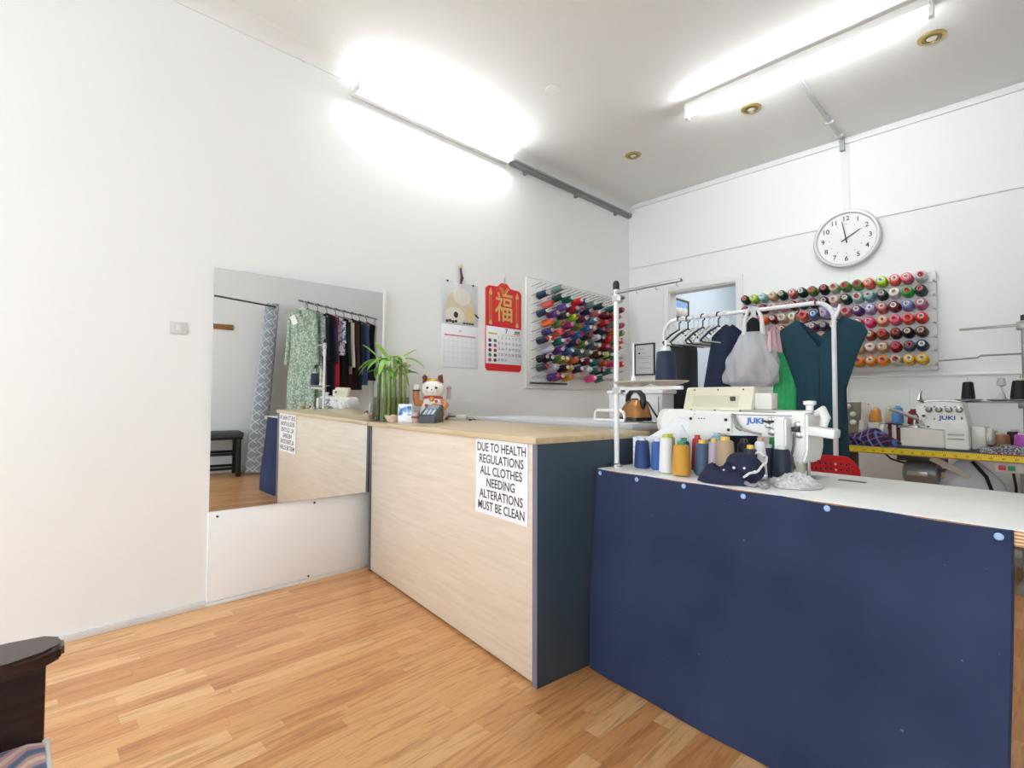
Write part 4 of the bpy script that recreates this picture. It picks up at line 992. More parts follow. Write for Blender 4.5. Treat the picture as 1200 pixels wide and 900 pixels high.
    text('JUKI', 0.028, M('#3f72c4', 0.5, var=0), t, face_ny((0.472, D0+0.0052, 0.197)), 'brand_lettering', 0.0004, bold=0.0012, sx=1.15)
    bm = BM(); bb(bm, 0.388, 0.60, D0+0.002, D0+0.007, 0.218, 0.2205); obj('top_seam', bm, M('#6d6b66', 0.5), t)
    bm = BM(); cyl(bm, (0.583, D0-0.052, 0.105), (0.583, D0-0.048, 0.105), 0.003, seg=8); obj('cover_screw', bm, DARK_STEEL, t)
    bm = BM(); bb(bm, 0.604, 0.628, D0-0.012, D0+0.006, 0.165, 0.182, 0.003); obj('solenoid', bm, M('#2c2d30', 0.45), t)
    bm = BM(); tube(bm, [(0.61, D0-0.004, 0.16), (0.612, D0-0.012, 0.12), (0.604, D0-0.014, 0.08), (0.612, D0-0.006, 0.04)], 0.004, 8); obj('needle_linkage', bm, DARK_STEEL, t)
    bm = BM(); tube(bm, [(0.50, D0-0.002, 0.20), (0.525, D0-0.014, 0.196), (0.552, D0-0.01, 0.198)], 0.0035, 6); obj('cable', bm, BLACK, t)
    # work light on its jointed arm
    bm = BM(); tube(bm, [(0.645, 0.0, 0.225), (0.675, -0.01, 0.240), (0.688, -0.02, 0.215), (0.680, -0.02, 0.185)], [0.010, 0.016, 0.015, 0.012], 10); la = obj('lamp_arm', bm, M('#ecebe8', 0.35), t)
    bm = BM(); box(bm, (0.685, -0.03, 0.166), (0.085, 0.06, 0.032), 0.008, RotY(0.12)); obj('lamp_head', bm, M('#f1f1ef', 0.3), la)
    # operator panel on top, back to us
    R = RotX(-0.32)
    bm = BM(); box(bm, (0.29, 0.0, 0.275), (0.295, 0.035, 0.105), 0.012, R); pn = obj('control_panel', bm, CREAM, t)
    bm = BM(); box(bm, (0.285, -0.0185, 0.268), (0.20, 0.006, 0.05), 0.002, R); obj('back_plate', bm, M('#d9d3ba', 0.45), pn)
    for x in (0.185, 0.29, 0.395):
        for dz in (0.232, 0.315):
            bm = BM(); cyl(bm, (x, -0.020-(0.275-dz)*0.33, dz), (x, -0.014-(0.275-dz)*0.33, dz), 0.0035, seg=8); obj('panel_screw', bm, DARK_STEEL, pn)
    bm = BM(); bb(bm, 0.355, 0.372, -0.035, -0.02, 0.27, 0.288, 0.003); obj('socket', bm, M('#4f4c44', 0.5), pn)
    bm = BM(); bb(bm, 0.22, 0.25, 0.0, 0.02, 0.225, 0.25, 0.003); obj('panel_bracket', bm, STEEL, pn)
    bm = BM(); bb(bm, 0.435, 0.50, 0.0, 0.05, 0.238, 0.30, 0.004); obj('sensor_box', bm, M('#e4e2dc', 0.4), t)
sewing_machine()

# ------------------------------------------------------------------ red perforated chair
def red_chair():
    t = thing('red_chair', 'red perforated plastic chair behind the sewing table', 'chair', (2.16, -1.92, 0), math.radians(-4))
    red = M('#dc2f36', 0.35, var=0.05)
    def perforated(fn, nu, nv, du, dv, hole):
        """panel of square cells with a hole in each, as a slab; fn(u, v, side) -> point"""
        bm = BM()
        cells = {}
        def V(key, u, v, s):
            k = (key, s)
            if k not in cells: cells[k] = bm.verts.new(fn(u, v, s))
            return cells[k]
        for i in range(nu):
            for j in range(nv):
                u0, u1, v0, v1 = i/nu, (i+1)/nu, j/nv, (j+1)/nv
                uc, vc = (u0+u1)/2, (v0+v1)/2; hu, hv = hole/nu/2, hole/nv/2
                for s in (0, 1):
                    o = [V(('o', i, j), u0, v0, s), V(('o', i+1, j), u1, v0, s), V(('o', i+1, j+1), u1, v1, s), V(('o', i, j+1), u0, v1, s)]
                    if i in (0, nu-1) or j in (0, nv-1):
                        bm.faces.new(o if s else o[::-1]); continue
                    q = [V(('i', i, j, k), uc+a*hu, vc+b*hv, s) for k, (a, b) in enumerate(((-1, -1), (1, -1), (1, 1), (-1, 1)))]
                    for k in range(4):
                        f = (o[k], o[(k+1) % 4], q[(k+1) % 4], q[k]); bm.faces.new(f if s else f[::-1])
                if not (i in (0, nu-1) or j in (0, nv-1)):
                    for k in range(4):
                        bm.faces.new((cells[(('i', i, j, k), 0)], cells[(('i', i, j, (k+1) % 4), 0)], cells[(('i', i, j, (k+1) % 4), 1)], cells[(('i', i, j, k), 1)]))
        be = [e for e in bm.edges if len(e.link_faces) == 1]
        # close the rim
        for i in range(nu):
            for j, fl in ((0, 0), (nv, 1)):
                bm.faces.new((cells[(('o', i, j), 0)], cells[(('o', i+1, j), 0)], cells[(('o', i+1, j), 1)], cells[(('o', i, j), 1)]))
        for j in range(nv):
            for i in (0, nu):
                bm.faces.new((cells[(('o', i, j), 0)], cells[(('o', i, j+1), 0)], cells[(('o', i, j+1), 1)], cells[(('o', i, j), 1)]))
        return bm
    def back(u, v, s):
        x = (u-0.5)*0.47; k = max(0, abs(u-0.5)-0.38)/0.12
        z = 0.50+0.305*v
        if v > 0.6: z -= 0.055*k*k*(v-0.6)/0.4
        return (x, -0.02+0.05*(abs(u-0.5)*2)**2*(-1)*-0.6 - 0.045*(v-0.5) + s*0.006, z)
    obj('backrest', perforated(back, 24, 12, 0, 0, 0.42), red, t)
    def seat(u, v, s): return ((u-0.5)*0.44, 0.02+0.40*v, 0.44+0.02*math.cos((u-0.5)*PI*1.2)*-1+0.02-0.006*s)
    obj('seat', perforated(seat, 14, 12, 0, 0, 0.42), red, t)
    for sx in (-1, 1):
        bm = BM(); tube(bm, [(sx*0.19, 0.37, 0.43), (sx*0.23, 0.42, 0.0)], 0.012); obj('leg', bm, STEEL, t)
        bm = BM(); tube(bm, [(sx*0.19, 0.06, 0.43), (sx*0.23, -0.02, 0.0)], 0.012); obj('leg', bm, STEEL, t)
        bm = BM(); tube(bm, [(sx*0.2, 0.08, 0.435), (sx*0.215, 0.0, 0.47), (sx*0.215, -0.005, 0.62)], 0.011); obj('back_post', bm, STEEL, t)
red_chair()

# ------------------------------------------------------------------ ironing corner behind the counter
def ironing():
    t = thing('ironing_table', 'padded grey ironing table behind the counter', 'ironing table', (0.93, -2.09, 0), -0.02)
    bm = BM(); bb(bm, -0.68, 0.60, -0.25, 0.22, 0.885, 0.930, 0.016); obj('pad', bm, M('#c9c9c9', 0.85, var=0.06, scale=40, bump=0.3), t)
    bm = BM(); bb(bm, -0.66, 0.58, -0.24, 0.21, 0.86, 0.886); obj('board', bm, M('#8c8c8c', 0.6), t)
    for x in (-0.6, 0.52):
        for y in (-0.2, 0.17):
            bm = BM(); bb(bm, x-0.018, x+0.018, y-0.018, y+0.018, 0, 0.86); obj('leg', bm, DARK_STEEL, t)
    t = thing('steam_iron', 'bronze and black steam iron resting on the ironing table', 'iron', (1.385, -2.13, 0.932), math.radians(-28))
    # nose to local -x
    bm = BM()
    out = [(-0.13, 0.0), (-0.09, 0.035), (-0.02, 0.056), (0.10, 0.058), (0.115, 0.045), (0.115, -0.045), (0.10, -0.058), (-0.02, -0.056), (-0.09, -0.035)]
    prism(bm, out, 0.004, 0.022, 'z'); obj('sole_plate', bm, M('#1c1c1e', 0.35, 0.3), t)
    bm = BM(); A = [bm.verts.new((x, y, 0.022)) for x, y in out]; B = [bm.verts.new((x*0.9+0.005, y*0.86, 0.06)) for x, y in out]; Cc = [bm.verts.new((x*0.62+0.03, y*0.5, 0.115)) for x, y in out]
    skin(bm, A, B); skin(bm, B, Cc); bm.faces.new(A[::-1]); bm.faces.new(Cc); obj('body', bm, M('#b07a45', 0.22, 0.55, var=0.15, scale=20), t, sharp=80)
    bm = BM(); tube(bm, [(-0.055, 0, 0.105), (-0.045, 0, 0.14), (0.0, 0, 0.168), (0.06, 0, 0.165), (0.105, 0, 0.135), (0.112, 0, 0.10), (0.10, 0, 0.07)], [0.014, 0.015, 0.014, 0.014, 0.016, 0.016, 0.012], 10); obj('handle', bm, M('#1b1d20', 0.4), t)
    bm = BM(); lathe(bm, [(0, 0), (0.02, 0), (0.02, 0.008), (0, 0.01)], 16, Matrix.Translation((0.02, 0, 0.115))); obj('dial', bm, M('#3a3a3c', 0.4), t)
    bm = BM(); tube(bm, [(0.108, 0, 0.12), (0.14, 0.01, 0.10), (0.165, 0.03, 0.05), (0.17, 0.06, 0.01)], 0.005, 8); obj('cord', bm, BLACK, t)
    t = thing('iron_rest', 'white bent tube iron rest on the ironing table', 'iron rest', (1.37, -2.285, 0.931), math.radians(-3))
    bm = BM(); pts = [(-0.13, 0, 0.012), (-0.13, 0, 0.045), (-0.115, 0, 0.06), (0.04, 0, 0.06), (0.06, 0, 0.05), (0.065, 0, 0.03), (0.065, 0, 0.008), (-0.12, 0, 0.008)]
    tube(bm, pts, 0.008, 8, closed=True); obj('tube_frame', bm, M('#f0f0ee', 0.3), t)
    bm = BM()
    for k in range(12): bb(bm, -0.1+0.03*k, -0.092+0.03*k, 0.01, 0.05, 0.0, 0.006)
    obj('wire_base', bm, M('#8b8b88', 0.4, 0.5), t)
    t = thing('white_cabinet', 'plain white cabinet standing behind the ironing table', 'cabinet', (1.17, -1.66, 0), 0.0)
    bm = BM(); bb(bm, -0.20, 0.185, -0.10, 0.05, 0.02, 1.085, 0.006); obj('body', bm, M('#dfdfdf', 0.4), t)
    bm = BM(); bb(bm, -0.21, 0.20, -0.115, 0.06, 1.085, 1.108, 0.006); obj('lid', bm, M('#e8e8e8', 0.35), t)
    bm = BM(); bb(bm, -0.185, 0.165, -0.113, -0.10, 0.05, 1.07, 0.004); d = obj('door', bm, M('#dadada', 0.4), t)
    bm = BM(); bb(bm, 0.13, 0.145, -0.125, -0.113, 0.6, 0.72, 0.003); obj('handle', bm, STEEL, d)
    for x in (-0.17, 0.155):
        bm = BM(); bb(bm, x-0.02, x+0.02, -0.08, 0.04, 0, 0.02); obj('foot', bm, BLACK, t)
ironing()
# ------------------------------------------------------------------ garments and hangers
def hanger_mesh(bm, width, r, bar=True, drop=0.10):
    """hook around the origin, local x across"""
    hk = [(0.021*math.cos(a), 0, 0.021*math.sin(a)) for a in [math.radians(q) for q in range(200, -91, -24)]]
    tube(bm, hk+[(0, 0, -0.04), (0, 0, -0.065)], r, 6)
    w = width/2; sh = [(-w, 0, -0.065-drop), (-w*0.5, 0, -0.065-drop*0.42), (0, 0, -0.065), (w*0.5, 0, -0.065-drop*0.42), (w, 0, -0.065-drop)]
    tube(bm, sh, r*1.3, 6)
    if bar: tube(bm, [(-w, 0, -0.065-drop), (-w*0.92, 0, -0.08-drop), (w*0.92, 0, -0.08-drop), (w, 0, -0.065-drop)], r, 6)

def hanger(label, group, loc, rz, col, width=0.40, r=0.0042, tilt=0.0):
    bm = BM(); hanger_mesh(bm, width, r)
    t = thing('coat_hanger', label, 'hanger', loc, rz, group); t.rotation_euler = (tilt, 0, rz)
    obj('frame', bm, M(col, 0.35, var=0.02), t)
    return t

def garment_mesh(bm, hw, length, thick, neck=0.08, nw=0.3, slope=0.05, folds=0.012, nf=3.0, seed=0.0, nu=28, nv=22, backneck=0.02):
    """front and back panels hanging from z=0; hw(t) half width"""
    for side, nd in ((-1, neck), (1, backneck)):
        def f(u, v):
            s = u*2-1; a = abs(s)
            top = -slope*max(0, (a-nw)/(1-nw)) - (nd*(1-a/nw) if a < nw else 0)
            z = top*(1-v)+(-length)*v
            y = side*thick*math.sqrt(max(0, 1-s*s))*(0.6+0.4*v) + folds*v*math.sin(nf*PI*s+seed)
            return (s*hw(v), y, z)
        grid(bm, f, nu, nv)
    bmesh.ops.remove_doubles(bm, verts=bm.verts, dist=0.0005)

def sleeve_mesh(bm, p, L, r0, r1, splay, seed=0):
    pts = []; rs = []
    for k in range(7):
        q = k/6; pts.append((p[0]+splay*q*L+0.008*math.sin(q*5+seed), p[1]+0.01*math.sin(q*4+seed), p[2]-q*L)); rs.append(r0+(r1-r0)*q)
    tube(bm, pts, rs, 10)

def print_mat(name, base, marks, scale=40, lo=0.5, hi=0.56, rough=0.85):
    m, nt, b = newmat(name, rough); tc = nt.nodes.new('ShaderNodeTexCoord'); n = nt.nodes.new('ShaderNodeTexNoise'); n.inputs['Scale'].default_value = scale; n.inputs['Detail'].default_value = 4
    nt.links.new(tc.outputs['Object'], n.inputs['Vector']); r = ramp(nt, [(lo, base), (hi, marks)]); nt.links.new(n.outputs['Fac'], r.inputs[0]); nt.links.new(r.outputs[0], b.inputs['Base Color'])
    return m

def hung(name, label, cat, loc, rz, col, hw, length, thick, sleeves=None, hang='#e8e8e6', group=None, mat=None, hlabel=None, **kw):
    m = mat or M(col, 0.88, var=0.12, scale=25, bump=0.25, bscale=300)
    t = thing(name, label, cat, (loc[0], loc[1], loc[2]-0.085), rz, group)
    bm = BM(); garment_mesh(bm, hw, length, thick, **kw); obj('body_panel', bm, m, t, sharp=70)
    if sleeves:
        L, r0, r1 = sleeves
        for s in (-1, 1):
            bm = BM(); sleeve_mesh(bm, (s*(hw(0)-0.01), 0, -kw.get('slope', 0.05)-0.03), L, r0, r1, s*0.06, s); obj('sleeve', bm, m, t, sharp=70)
    if hlabel: hanger(hlabel, None, (loc[0], loc[1], loc[2]), rz, hang, 2*hw(0)*0.86, 0.0038)
    return t

RX0, RX1, RY, RZ = 1.165, 2.175, -1.385, 1.59
def garment_rack():
    t = thing('garment_rack', 'white tubular garment rack behind the sewing table', 'garment rack', (RX0, RY, 0))
    wp = M('#eceded', 0.3); r = 0.0125; L = RX1-RX0; R = 0.095
    arc = lambda cx, cz, a0, a1: [(cx+R*math.cos(a), 0, cz+R*math.sin(a)) for a in [a0+(a1-a0)*k/8 for k in range(9)]]
    bm = BM(); tube(bm, [(0, 0, 1.2)]+arc(R, RZ-R, PI, PI/2)+arc(L-R, RZ-R, PI/2, 0)+[(L, 0, 1.2)], r, 12); obj('top_rail', bm, wp, t)
    for x in (0, L):
        bm = BM(); cyl(bm, (x, 0, 0.05), (x, 0, 1.2), r, seg=12); p = obj('post', bm, wp, t)
        bm = BM(); cyl(bm, (x, -0.20, 0.05), (x, 0.20, 0.05), r, seg=10); obj('foot', bm, wp, t)
        for y in (-0.19, 0.19):
            bm = BM(); cyl(bm, (x-0.01, y, 0.022), (x+0.01, y, 0.022), 0.022, seg=14); obj('caster', bm, BLACK, t)
    bm = BM(); cyl(bm, (0, 0, 0.16), (L, 0, 0.16), r*0.8, seg=10); obj('lower_rail', bm, wp, t)
    bm = BM(); tube(bm, [(L, 0, 1.475), (L+0.012, -0.005, 1.505), (L+0.03, -0.01, 1.545), (L+0.032, -0.01, 1.565)], [0.008, 0.009, 0.010, 0.007], 8); obj('end_hook', bm, wp, t)
garment_rack()

def rack_clothes():
    top = RZ+0.0125-0.021+0.0035
    cols = ['#1f2022', '#e8e8e6', '#2a2b2d', '#dcdcd9', '#e6e6e4', '#26272a', '#c9c9c4', '#e9e9e7', '#1d1e21', '#deded9']
    words = ['black', 'white', 'black', 'off-white', 'white', 'black', 'grey', 'white', 'black', 'pale grey']
    for k in range(10):
        x = RX0+0.105+k*0.034+(0.006 if k % 3 == 0 else 0)
        hanger('empty %s plastic hanger, %s from the left end of the white rack' % (words[k], ORD[k]), 'empty hangers on the white rack', (x, RY, top), PI/2-0.12+0.06*math.sin(k*2.1), cols[k], 0.36, 0.0045, 0.0)
    # folded trousers over a hanger bar
    def trousers(label, x, rz, width, length, col, z0, flare=0.0, thick=0.02):
        t = thing('hanging_trousers', label, 'trousers', (x, RY, top-z0), rz)
        m = M(col, 0.85, var=0.12, scale=30, bump=0.25, bscale=300)
        for s in (-1, 1):
            bm = BM()
            def f(u, v):
                a = (u-0.5)*width*(1+flare*v); fold = 0.006*math.sin(u*9+v*2)+0.006*v*math.sin(u*5+s)
                th = math.sin(min(1, v*14)*PI/2)
                return (a, s*(0.004+thick*th)+fold, -length*v+(0.014*(1-th)))
            grid(bm, f, 16, 30, (0, s*0.004, 0)); obj('leg_panel', bm, m, t, sharp=70)
        bm = BM(); bb(bm, -width/2, width/2, -0.008, 0.008, -0.012, 0.006, 0.003); obj('fold', bm, m, t)
        return t
    trousers('black trousers folded over a hanger at the left of the white rack', RX0+0.14, PI/2-0.9, 0.17, 0.62, '#26282b', 0.19)
    trousers('dark grey trousers behind the black pair on the white rack', RX0+0.045, PI/2-0.9, 0.12, 0.75, '#4a4b52', 0.22)
    hung('navy_trousers', 'navy trousers hanging beside the plastic bag on the white rack', 'trousers', (RX0+0.435, RY, top+0.02), PI/2-0.75, '#252e48', lambda v: 0.095+0.09*min(1, v*1.6), 0.86, 0.04, folds=0.02, nf=2.0, neck=0.015, nw=0.2, slope=0.05)
    hanger('white hanger carrying the navy trousers on the white rack', None, (RX0+0.44, RY, top), PI/2-0.75, '#e4e4e2', 0.14, 0.0038)
    # plastic carrier bag with folded clothes
    t = thing('plastic_bag', 'pale translucent plastic carrier bag hung on the white rack', 'bag', (RX0+0.60, RY-0.03, top), 0.30)
    m, nt, b = newmat('plastic_film', 0.3); b.inputs['Base Color'].default_value = lin('#d5d8dc'); b.inputs['Transmission Weight'].default_value = 0.0; b.inputs['Alpha'].default_value = 0.62
    bm = BM()
    def f(u, v):
        a = u*2*PI; rx = 0.055+0.09*math.sin(min(1, v*1.25)*PI/2)**0.8; ry = 0.03+0.045*math.sin(v*PI*0.8)
        w = 1+0.06*math.sin(a*5+v*6)+0.05*math.sin(a*11-v*9)+0.03*math.sin(a*17+v*14)
        if v > 0.93: rx *= 0.75; ry *= 0.5
        return (rx*math.cos(a)*w-0.015*v, ry*math.sin(a)*w, -0.13-0.33*v)
    grid(bm, f, 48, 26); bmesh.ops.remove_doubles(bm, verts=bm.verts, dist=0.0004); obj('bag_body', bm, m, t, sharp=80)
    for s in (-1, 1):
        bm = BM(); tube(bm, [(s*0.05, -0.01, -0.15), (s*0.045, -0.01, -0.05), (s*0.02, 0, 0.018), (0.0, 0.01, 0.024), (-s*0.012, 0.025, -0.05), (-s*0.02, 0.03, -0.15)], [0.014, 0.011, 0.007, 0.007, 0.010, 0.013], 8); obj('bag_handle', bm, M('#e4e5e7', 0.35), t)
    bm = BM(); ball(bm, (-0.02, 0.0, -0.33), (0.085, 0.045, 0.09), 18); obj('pink_garment', bm, M('#d3a7a8', 0.8, var=0.2, scale=30), t)
    bm = BM(); ball(bm, (0.0, 0.01, -0.115), (0.042, 0.03, 0.075), 16); obj('black_garment', bm, BLACK_CLOTH, t)
    t = thing('pink_top', 'pale pink top hanging between the bag and the green dress', 'clothes', (RX0+0.70, RY+0.02, top-0.085), PI/2-0.3)
    bm = BM(); garment_mesh(bm, lambda v: 0.05+0.02*v, 0.17, 0.02, folds=0.012); obj('body_panel', bm, M('#e0b8bf', 0.85, var=0.1), t, sharp=70)
    # green dress and teal top
    green = M('#45c67c', 0.8, var=0.2, scale=40, bump=0.5, bscale=120)
    hung('green_dress', 'bright green dress behind the teal top on the white rack', 'clothes', (RX0+0.775, RY+0.15, top), 0.05, '#2fae62', lambda v: 0.105+0.05*v+0.02*v*v, 0.95, 0.03, mat=green, folds=0.022, nf=5.0, neck=0.10, hlabel='black hanger carrying the green dress', hang='#1f2022')
    tealm = M('#17414f', 0.85, var=0.08, scale=20, bump=0.25, bscale=400)
    t = thing('teal_top', 'dark teal sleeveless top hung at the right end of the white rack', 'clothes', (2.09, RY+0.068, top-0.072), 0.0)
    bm = BM()
    hw = lambda v: (0.205+0.4*v if v < 0.06 else 0.229-0.105*min(1, (v-0.06)/0.34)**0.8) + 0.02*max(0, v-0.45)
    garment_mesh(bm, hw, 0.92, 0.036, neck=0.17, nw=0.54, slope=0.05, folds=0.014, nf=2.2, seed=0.6, nu=40, nv=40, backneck=0.10); obj('body_panel', bm, tealm, t, sharp=75)
    bm = BM(); tube(bm, [(0.002, -0.030, -0.19), (0.002, -0.034, -0.4), (0.002, -0.040, -0.85)], 0.0016, 6); obj('front_seam', bm, M('#0f3340', 0.8), t)
    t2 = thing('coat_hanger', 'dark brown hanger carrying the teal top', 'hanger', (2.09, RY, top), 0.0)
    bm = BM(); hk = [(0, 0.021*math.cos(a), 0.021*math.sin(a)) for a in [math.radians(q) for q in range(200, -61, -24)]]
    tube(bm, hk+[(0, 0.05, -0.03), (0, 0.066, -0.055), (0, 0.068, -0.07)], 0.004, 6)
    tube(bm, [(-0.19, 0.068, -0.14), (-0.1, 0.068, -0.095), (0, 0.068, -0.07), (0.1, 0.068, -0.095), (0.19, 0.068, -0.14)], 0.0055, 6)
    tube(bm, [(-0.19, 0.068, -0.14), (0.19, 0.068, -0.145)], 0.004, 6); obj('frame', bm, M('#3a1f24', 0.4), t2)
rack_clothes()

# ------------------------------------------------------------------ back sewing table and what is on it
BA = math.radians(5.5); BX, BY, BH = 1.86, -0.60, 0.75
def bpt(u, v, z=BH): return (BX + u*math.cos(BA) + v*math.sin(BA), BY - u*math.sin(BA) + v*math.cos(BA), z)

def tape_mat():
    m, nt, b = newmat('measuring_tape', 0.45)
    tc = nt.nodes.new('ShaderNodeTexCoord'); sp = nt.nodes.new('ShaderNodeSeparateXYZ'); nt.links.new(tc.outputs['Object'], sp.inputs[0])
    mu = nt.nodes.new('ShaderNodeMath'); mu.operation = 'MULTIPLY'; mu.inputs[1].default_value = 100; nt.links.new(sp.outputs[0], mu.inputs[0])
    fr = nt.nodes.new('ShaderNodeMath'); fr.operation = 'FRACT'; nt.links.new(mu.outputs[0], fr.inputs[0])
    lt = nt.nodes.new('ShaderNodeMath'); lt.operation = 'LESS_THAN'; lt.inputs[1].default_value = 0.12; nt.links.new(fr.outputs[0], lt.inputs[0])
    gz = nt.nodes.new('ShaderNodeMath'); gz.operation = 'GREATER_THAN'; gz.inputs[1].default_value = BH-0.012; nt.links.new(sp.outputs[2], gz.inputs[0])
    an = nt.nodes.new('ShaderNodeMath'); an.operation = 'MULTIPLY'; nt.links.new(lt.outputs[0], an.inputs[0]); nt.links.new(gz.outputs[0], an.inputs[1])
    mx = nt.nodes.new('ShaderNodeMix'); mx.data_type = 'RGBA'; mx.inputs[6].default_value = lin('#f0d528'); mx.inputs[7].default_value = lin('#5a4a18'); nt.links.new(an.outputs[0], mx.inputs[0]); nt.links.new(mx.outputs[2], b.inputs['Base Color'])
    return m

def back_table():
    t = thing('back_table', 'long sewing table against the back wall with yellow edge tape', 'table', (BX, BY, 0), -BA)
    L, D = 2.0, 0.47
    bm = BM(); bb(bm, 0, L, 0, D, BH-0.04, BH, 0.002); obj('table_top', bm, M('#a59a8e', 0.5, var=0.06), t)
    bm = BM(); bb(bm, 0.09, L, -0.0025, 0.0005, BH-0.033, BH+0.0005); tp = obj('measuring_tape', bm, tape_mat(), t)
    ink = M('#4a3c14', 0.6, var=0)
    for k in range(1, 22): text(str(k*5), 0.016, ink, tp, face_ny((0.10+k*0.05, -0.0027, BH-0.021)), 'tape_number', 0.0002)
    bm = BM(); bb(bm, 0.0, L, -0.0008, 0.004, BH-0.04, BH-0.033); obj('edge_band', bm, M('#b08a5a', 0.5), t)
    st = M('#a7a9a4', 0.4, 0.3)
    for x in (0.16, 1.02):
        bm = BM(); bb(bm, x-0.03, x+0.03, 0.2, 0.26, 0.04, BH-0.04, 0.003); obj('leg', bm, M('#55544c', 0.5) if x < 0.5 else st, t)
        bm = BM(); bb(bm, x-0.035, x+0.035, 0.02, D-0.02, 0, 0.045, 0.003); obj('foot', bm, st, t)
    bm = BM(); bb(bm, 0.13, 1.05, 0.215, 0.245, 0.16, 0.20, 0.003); obj('stretcher', bm, M('#cdc9bb', 0.5), t)
    bm = BM(); box(bm, (0.80, 0.14, 0.09), (0.24, 0.2, 0.02), 0.004, RotX(0.25)); obj('treadle', bm, M('#3e3830', 0.6), t)
back_table()

def overlocker(label, loc, rz, dials):
    t = thing('overlock_machine', label, 'sewing machine', loc, rz)
    def pb(pts, y0, y1, bev=0.005):
        bm = BM(); prism(bm, pts, y0, y1); bmesh.ops.bevel(bm, geom=list(bm.edges), offset=bev, segments=2, affect='EDGES'); return bm
    # front faces local -y
    obj('body', pb([(0.135, 0.012), (0.335, 0.012), (0.335, 0.10), (0.30, 0.29), (0.10, 0.29), (0.085, 0.27), (0.085, 0.21), (0.12, 0.19), (0.135, 0.15)], -0.07, 0.09, 0.008), MACHINE, t)
    obj('front_cover', pb([(0.015, 0.015), (0.225, 0.015), (0.225, 0.125), (0.10, 0.125), (0.10, 0.135), (0.015, 0.135)], -0.10, -0.05, 0.005), M('#e9e7e0', 0.3), t)
    cv = obj('right_cover', pb([(0.228, 0.012), (0.335, 0.012), (0.330, 0.165), (0.228, 0.165)], -0.105, -0.05, 0.005), M('#efede8', 0.3), t)
    for z in (0.075, 0.10):
        bm = BM(); bb(bm, 0.24, 0.315, -0.108, -0.104, z-0.005, z+0.005, 0.002); obj('vent_slot', bm, M('#b9b7b1', 0.4), cv)
    bm = BM(); bb(bm, 0.335, 0.40, -0.05, 0.08, 0.012, 0.15, 0.012); obj('motor_cover', bm, M('#dedbd2', 0.35), t)
    bm = BM(); lathe(bm, [(0, 0), (0.05, 0), (0.05, 0.02), (0.035, 0.03), (0, 0.03)], 24, Matrix.Translation((0.40, 0.01, 0.09)) @ RotY(PI/2).to_4x4()); obj('hand_wheel', bm, M('#d8d5cc', 0.35), t)
    bm = BM(); bb(bm, -0.01, 0.40, -0.11, 0.10, 0.0, 0.013, 0.003); obj('base_tray', bm, M('#3b3b40', 0.5), t)
    bm = BM(); bb(bm, 0.0, 0.10, -0.10, -0.06, 0.128, 0.142, 0.003); obj('cloth_plate', bm, STEEL, t)
    if dials:
        for k in range(4):
            bm = BM(); lathe(bm, [(0, 0), (0.017, 0), (0.018, 0.008), (0.012, 0.012), (0.011, 0.025), (0, 0.026)], 18, Matrix.Translation((0.15+0.047*k, -0.071, 0.245)) @ RotX(PI/2).to_4x4()); d = obj('tension_dial', bm, M('#8f918d', 0.3, 0.7), t)
            bm = BM(); cyl(bm, (0.13+0.047*k, -0.072, 0.262), (0.13+0.047*k, -0.062, 0.262), 0.004, seg=8); obj('eyelet', bm, BLACK, t)
        text('JUKI', 0.034, M('#2f62ac', 0.5, var=0), t, face_ny((0.235, -0.0705, 0.195)), 'brand_lettering', 0.0004, bold=0.001, sx=1.2)
        bm = BM(); prism(bm, [(0.168, 0.184), (0.180, 0.184), (0.174, 0.196)], -0.0712, -0.0695); obj('brand_mark', bm, M('#2f62ac', 0.5), t)
        bm = BM(); bb(bm, 0.296, 0.304, -0.0712, -0.0695, 0.188, 0.202); obj('brand_mark', bm, M('#2f62ac', 0.5), t)
        bm = BM(); tube(bm, [(0.12, -0.06, 0.29), (0.105, -0.08, 0.305), (0.11, -0.075, 0.345), (0.118, -0.07, 0.36)], [0.012, 0.014, 0.006, 0.004], 8); obj('thread_guide', bm, STEEL, t)
        bm = BM(); tube(bm, [(0.115, -0.07, 0.291), (0.20, -0.074, 0.298), (0.30, -0.07, 0.292)], 0.004, 6); obj('guide_bar', bm, STEEL, t)
        bm = BM(); tube(bm, [(0.10, -0.09, 0.185), (0.03, -0.12, 0.22), (-0.035, -0.13, 0.245)], [0.010, 0.011, 0.010], 8); obj('lifting_lever', bm, M('#b7b6b0', 0.3, 0.4), t)
        bm = BM(); cyl(bm, (0.085, -0.08, 0.21), (0.08, -0.085, 0.145), 0.008, seg=10); bb(bm, 0.06, 0.10, -0.10, -0.07, 0.14, 0.148, 0.002); obj('presser_foot', bm, STEEL, t)
        for k, (x, z) in enumerate(((0.105, 0.17), (0.125, 0.205), (0.12, 0.15), (0.145, 0.14), (0.095, 0.155))):
            bm = BM(); cyl(bm, (x, -0.085, z), (x, -0.065, z), 0.009-0.001*k, seg=10); obj('looper_part', bm, DARK_STEEL if k % 2 else STEEL, t)
    else:
        bm = BM(); prism(bm, [(0.09, 0.13), (0.30, 0.045), (0.31, 0.285), (0.09, 0.285)], -0.112, -0.068); pl = obj('knob_plate', bm, M('#8a8273', 0.45), t)
        for x, z in ((0.175, 0.255), (0.245, 0.255), (0.275, 0.205), (0.275, 0.15)):
            bm = BM(); lathe(bm, [(0, 0), (0.018, 0), (0.018, 0.012), (0.01, 0.016), (0.01, 0.02), (0, 0.021)], 18, Matrix.Translation((x, -0.111, z)) @ RotX(PI/2).to_4x4()); obj('knob', bm, M('#ecebe6', 0.35), pl)
    return t
overlocker('white overlock machine with four dials and blue lettering on the back table', bpt(0.465, 0.16), -BA, True)
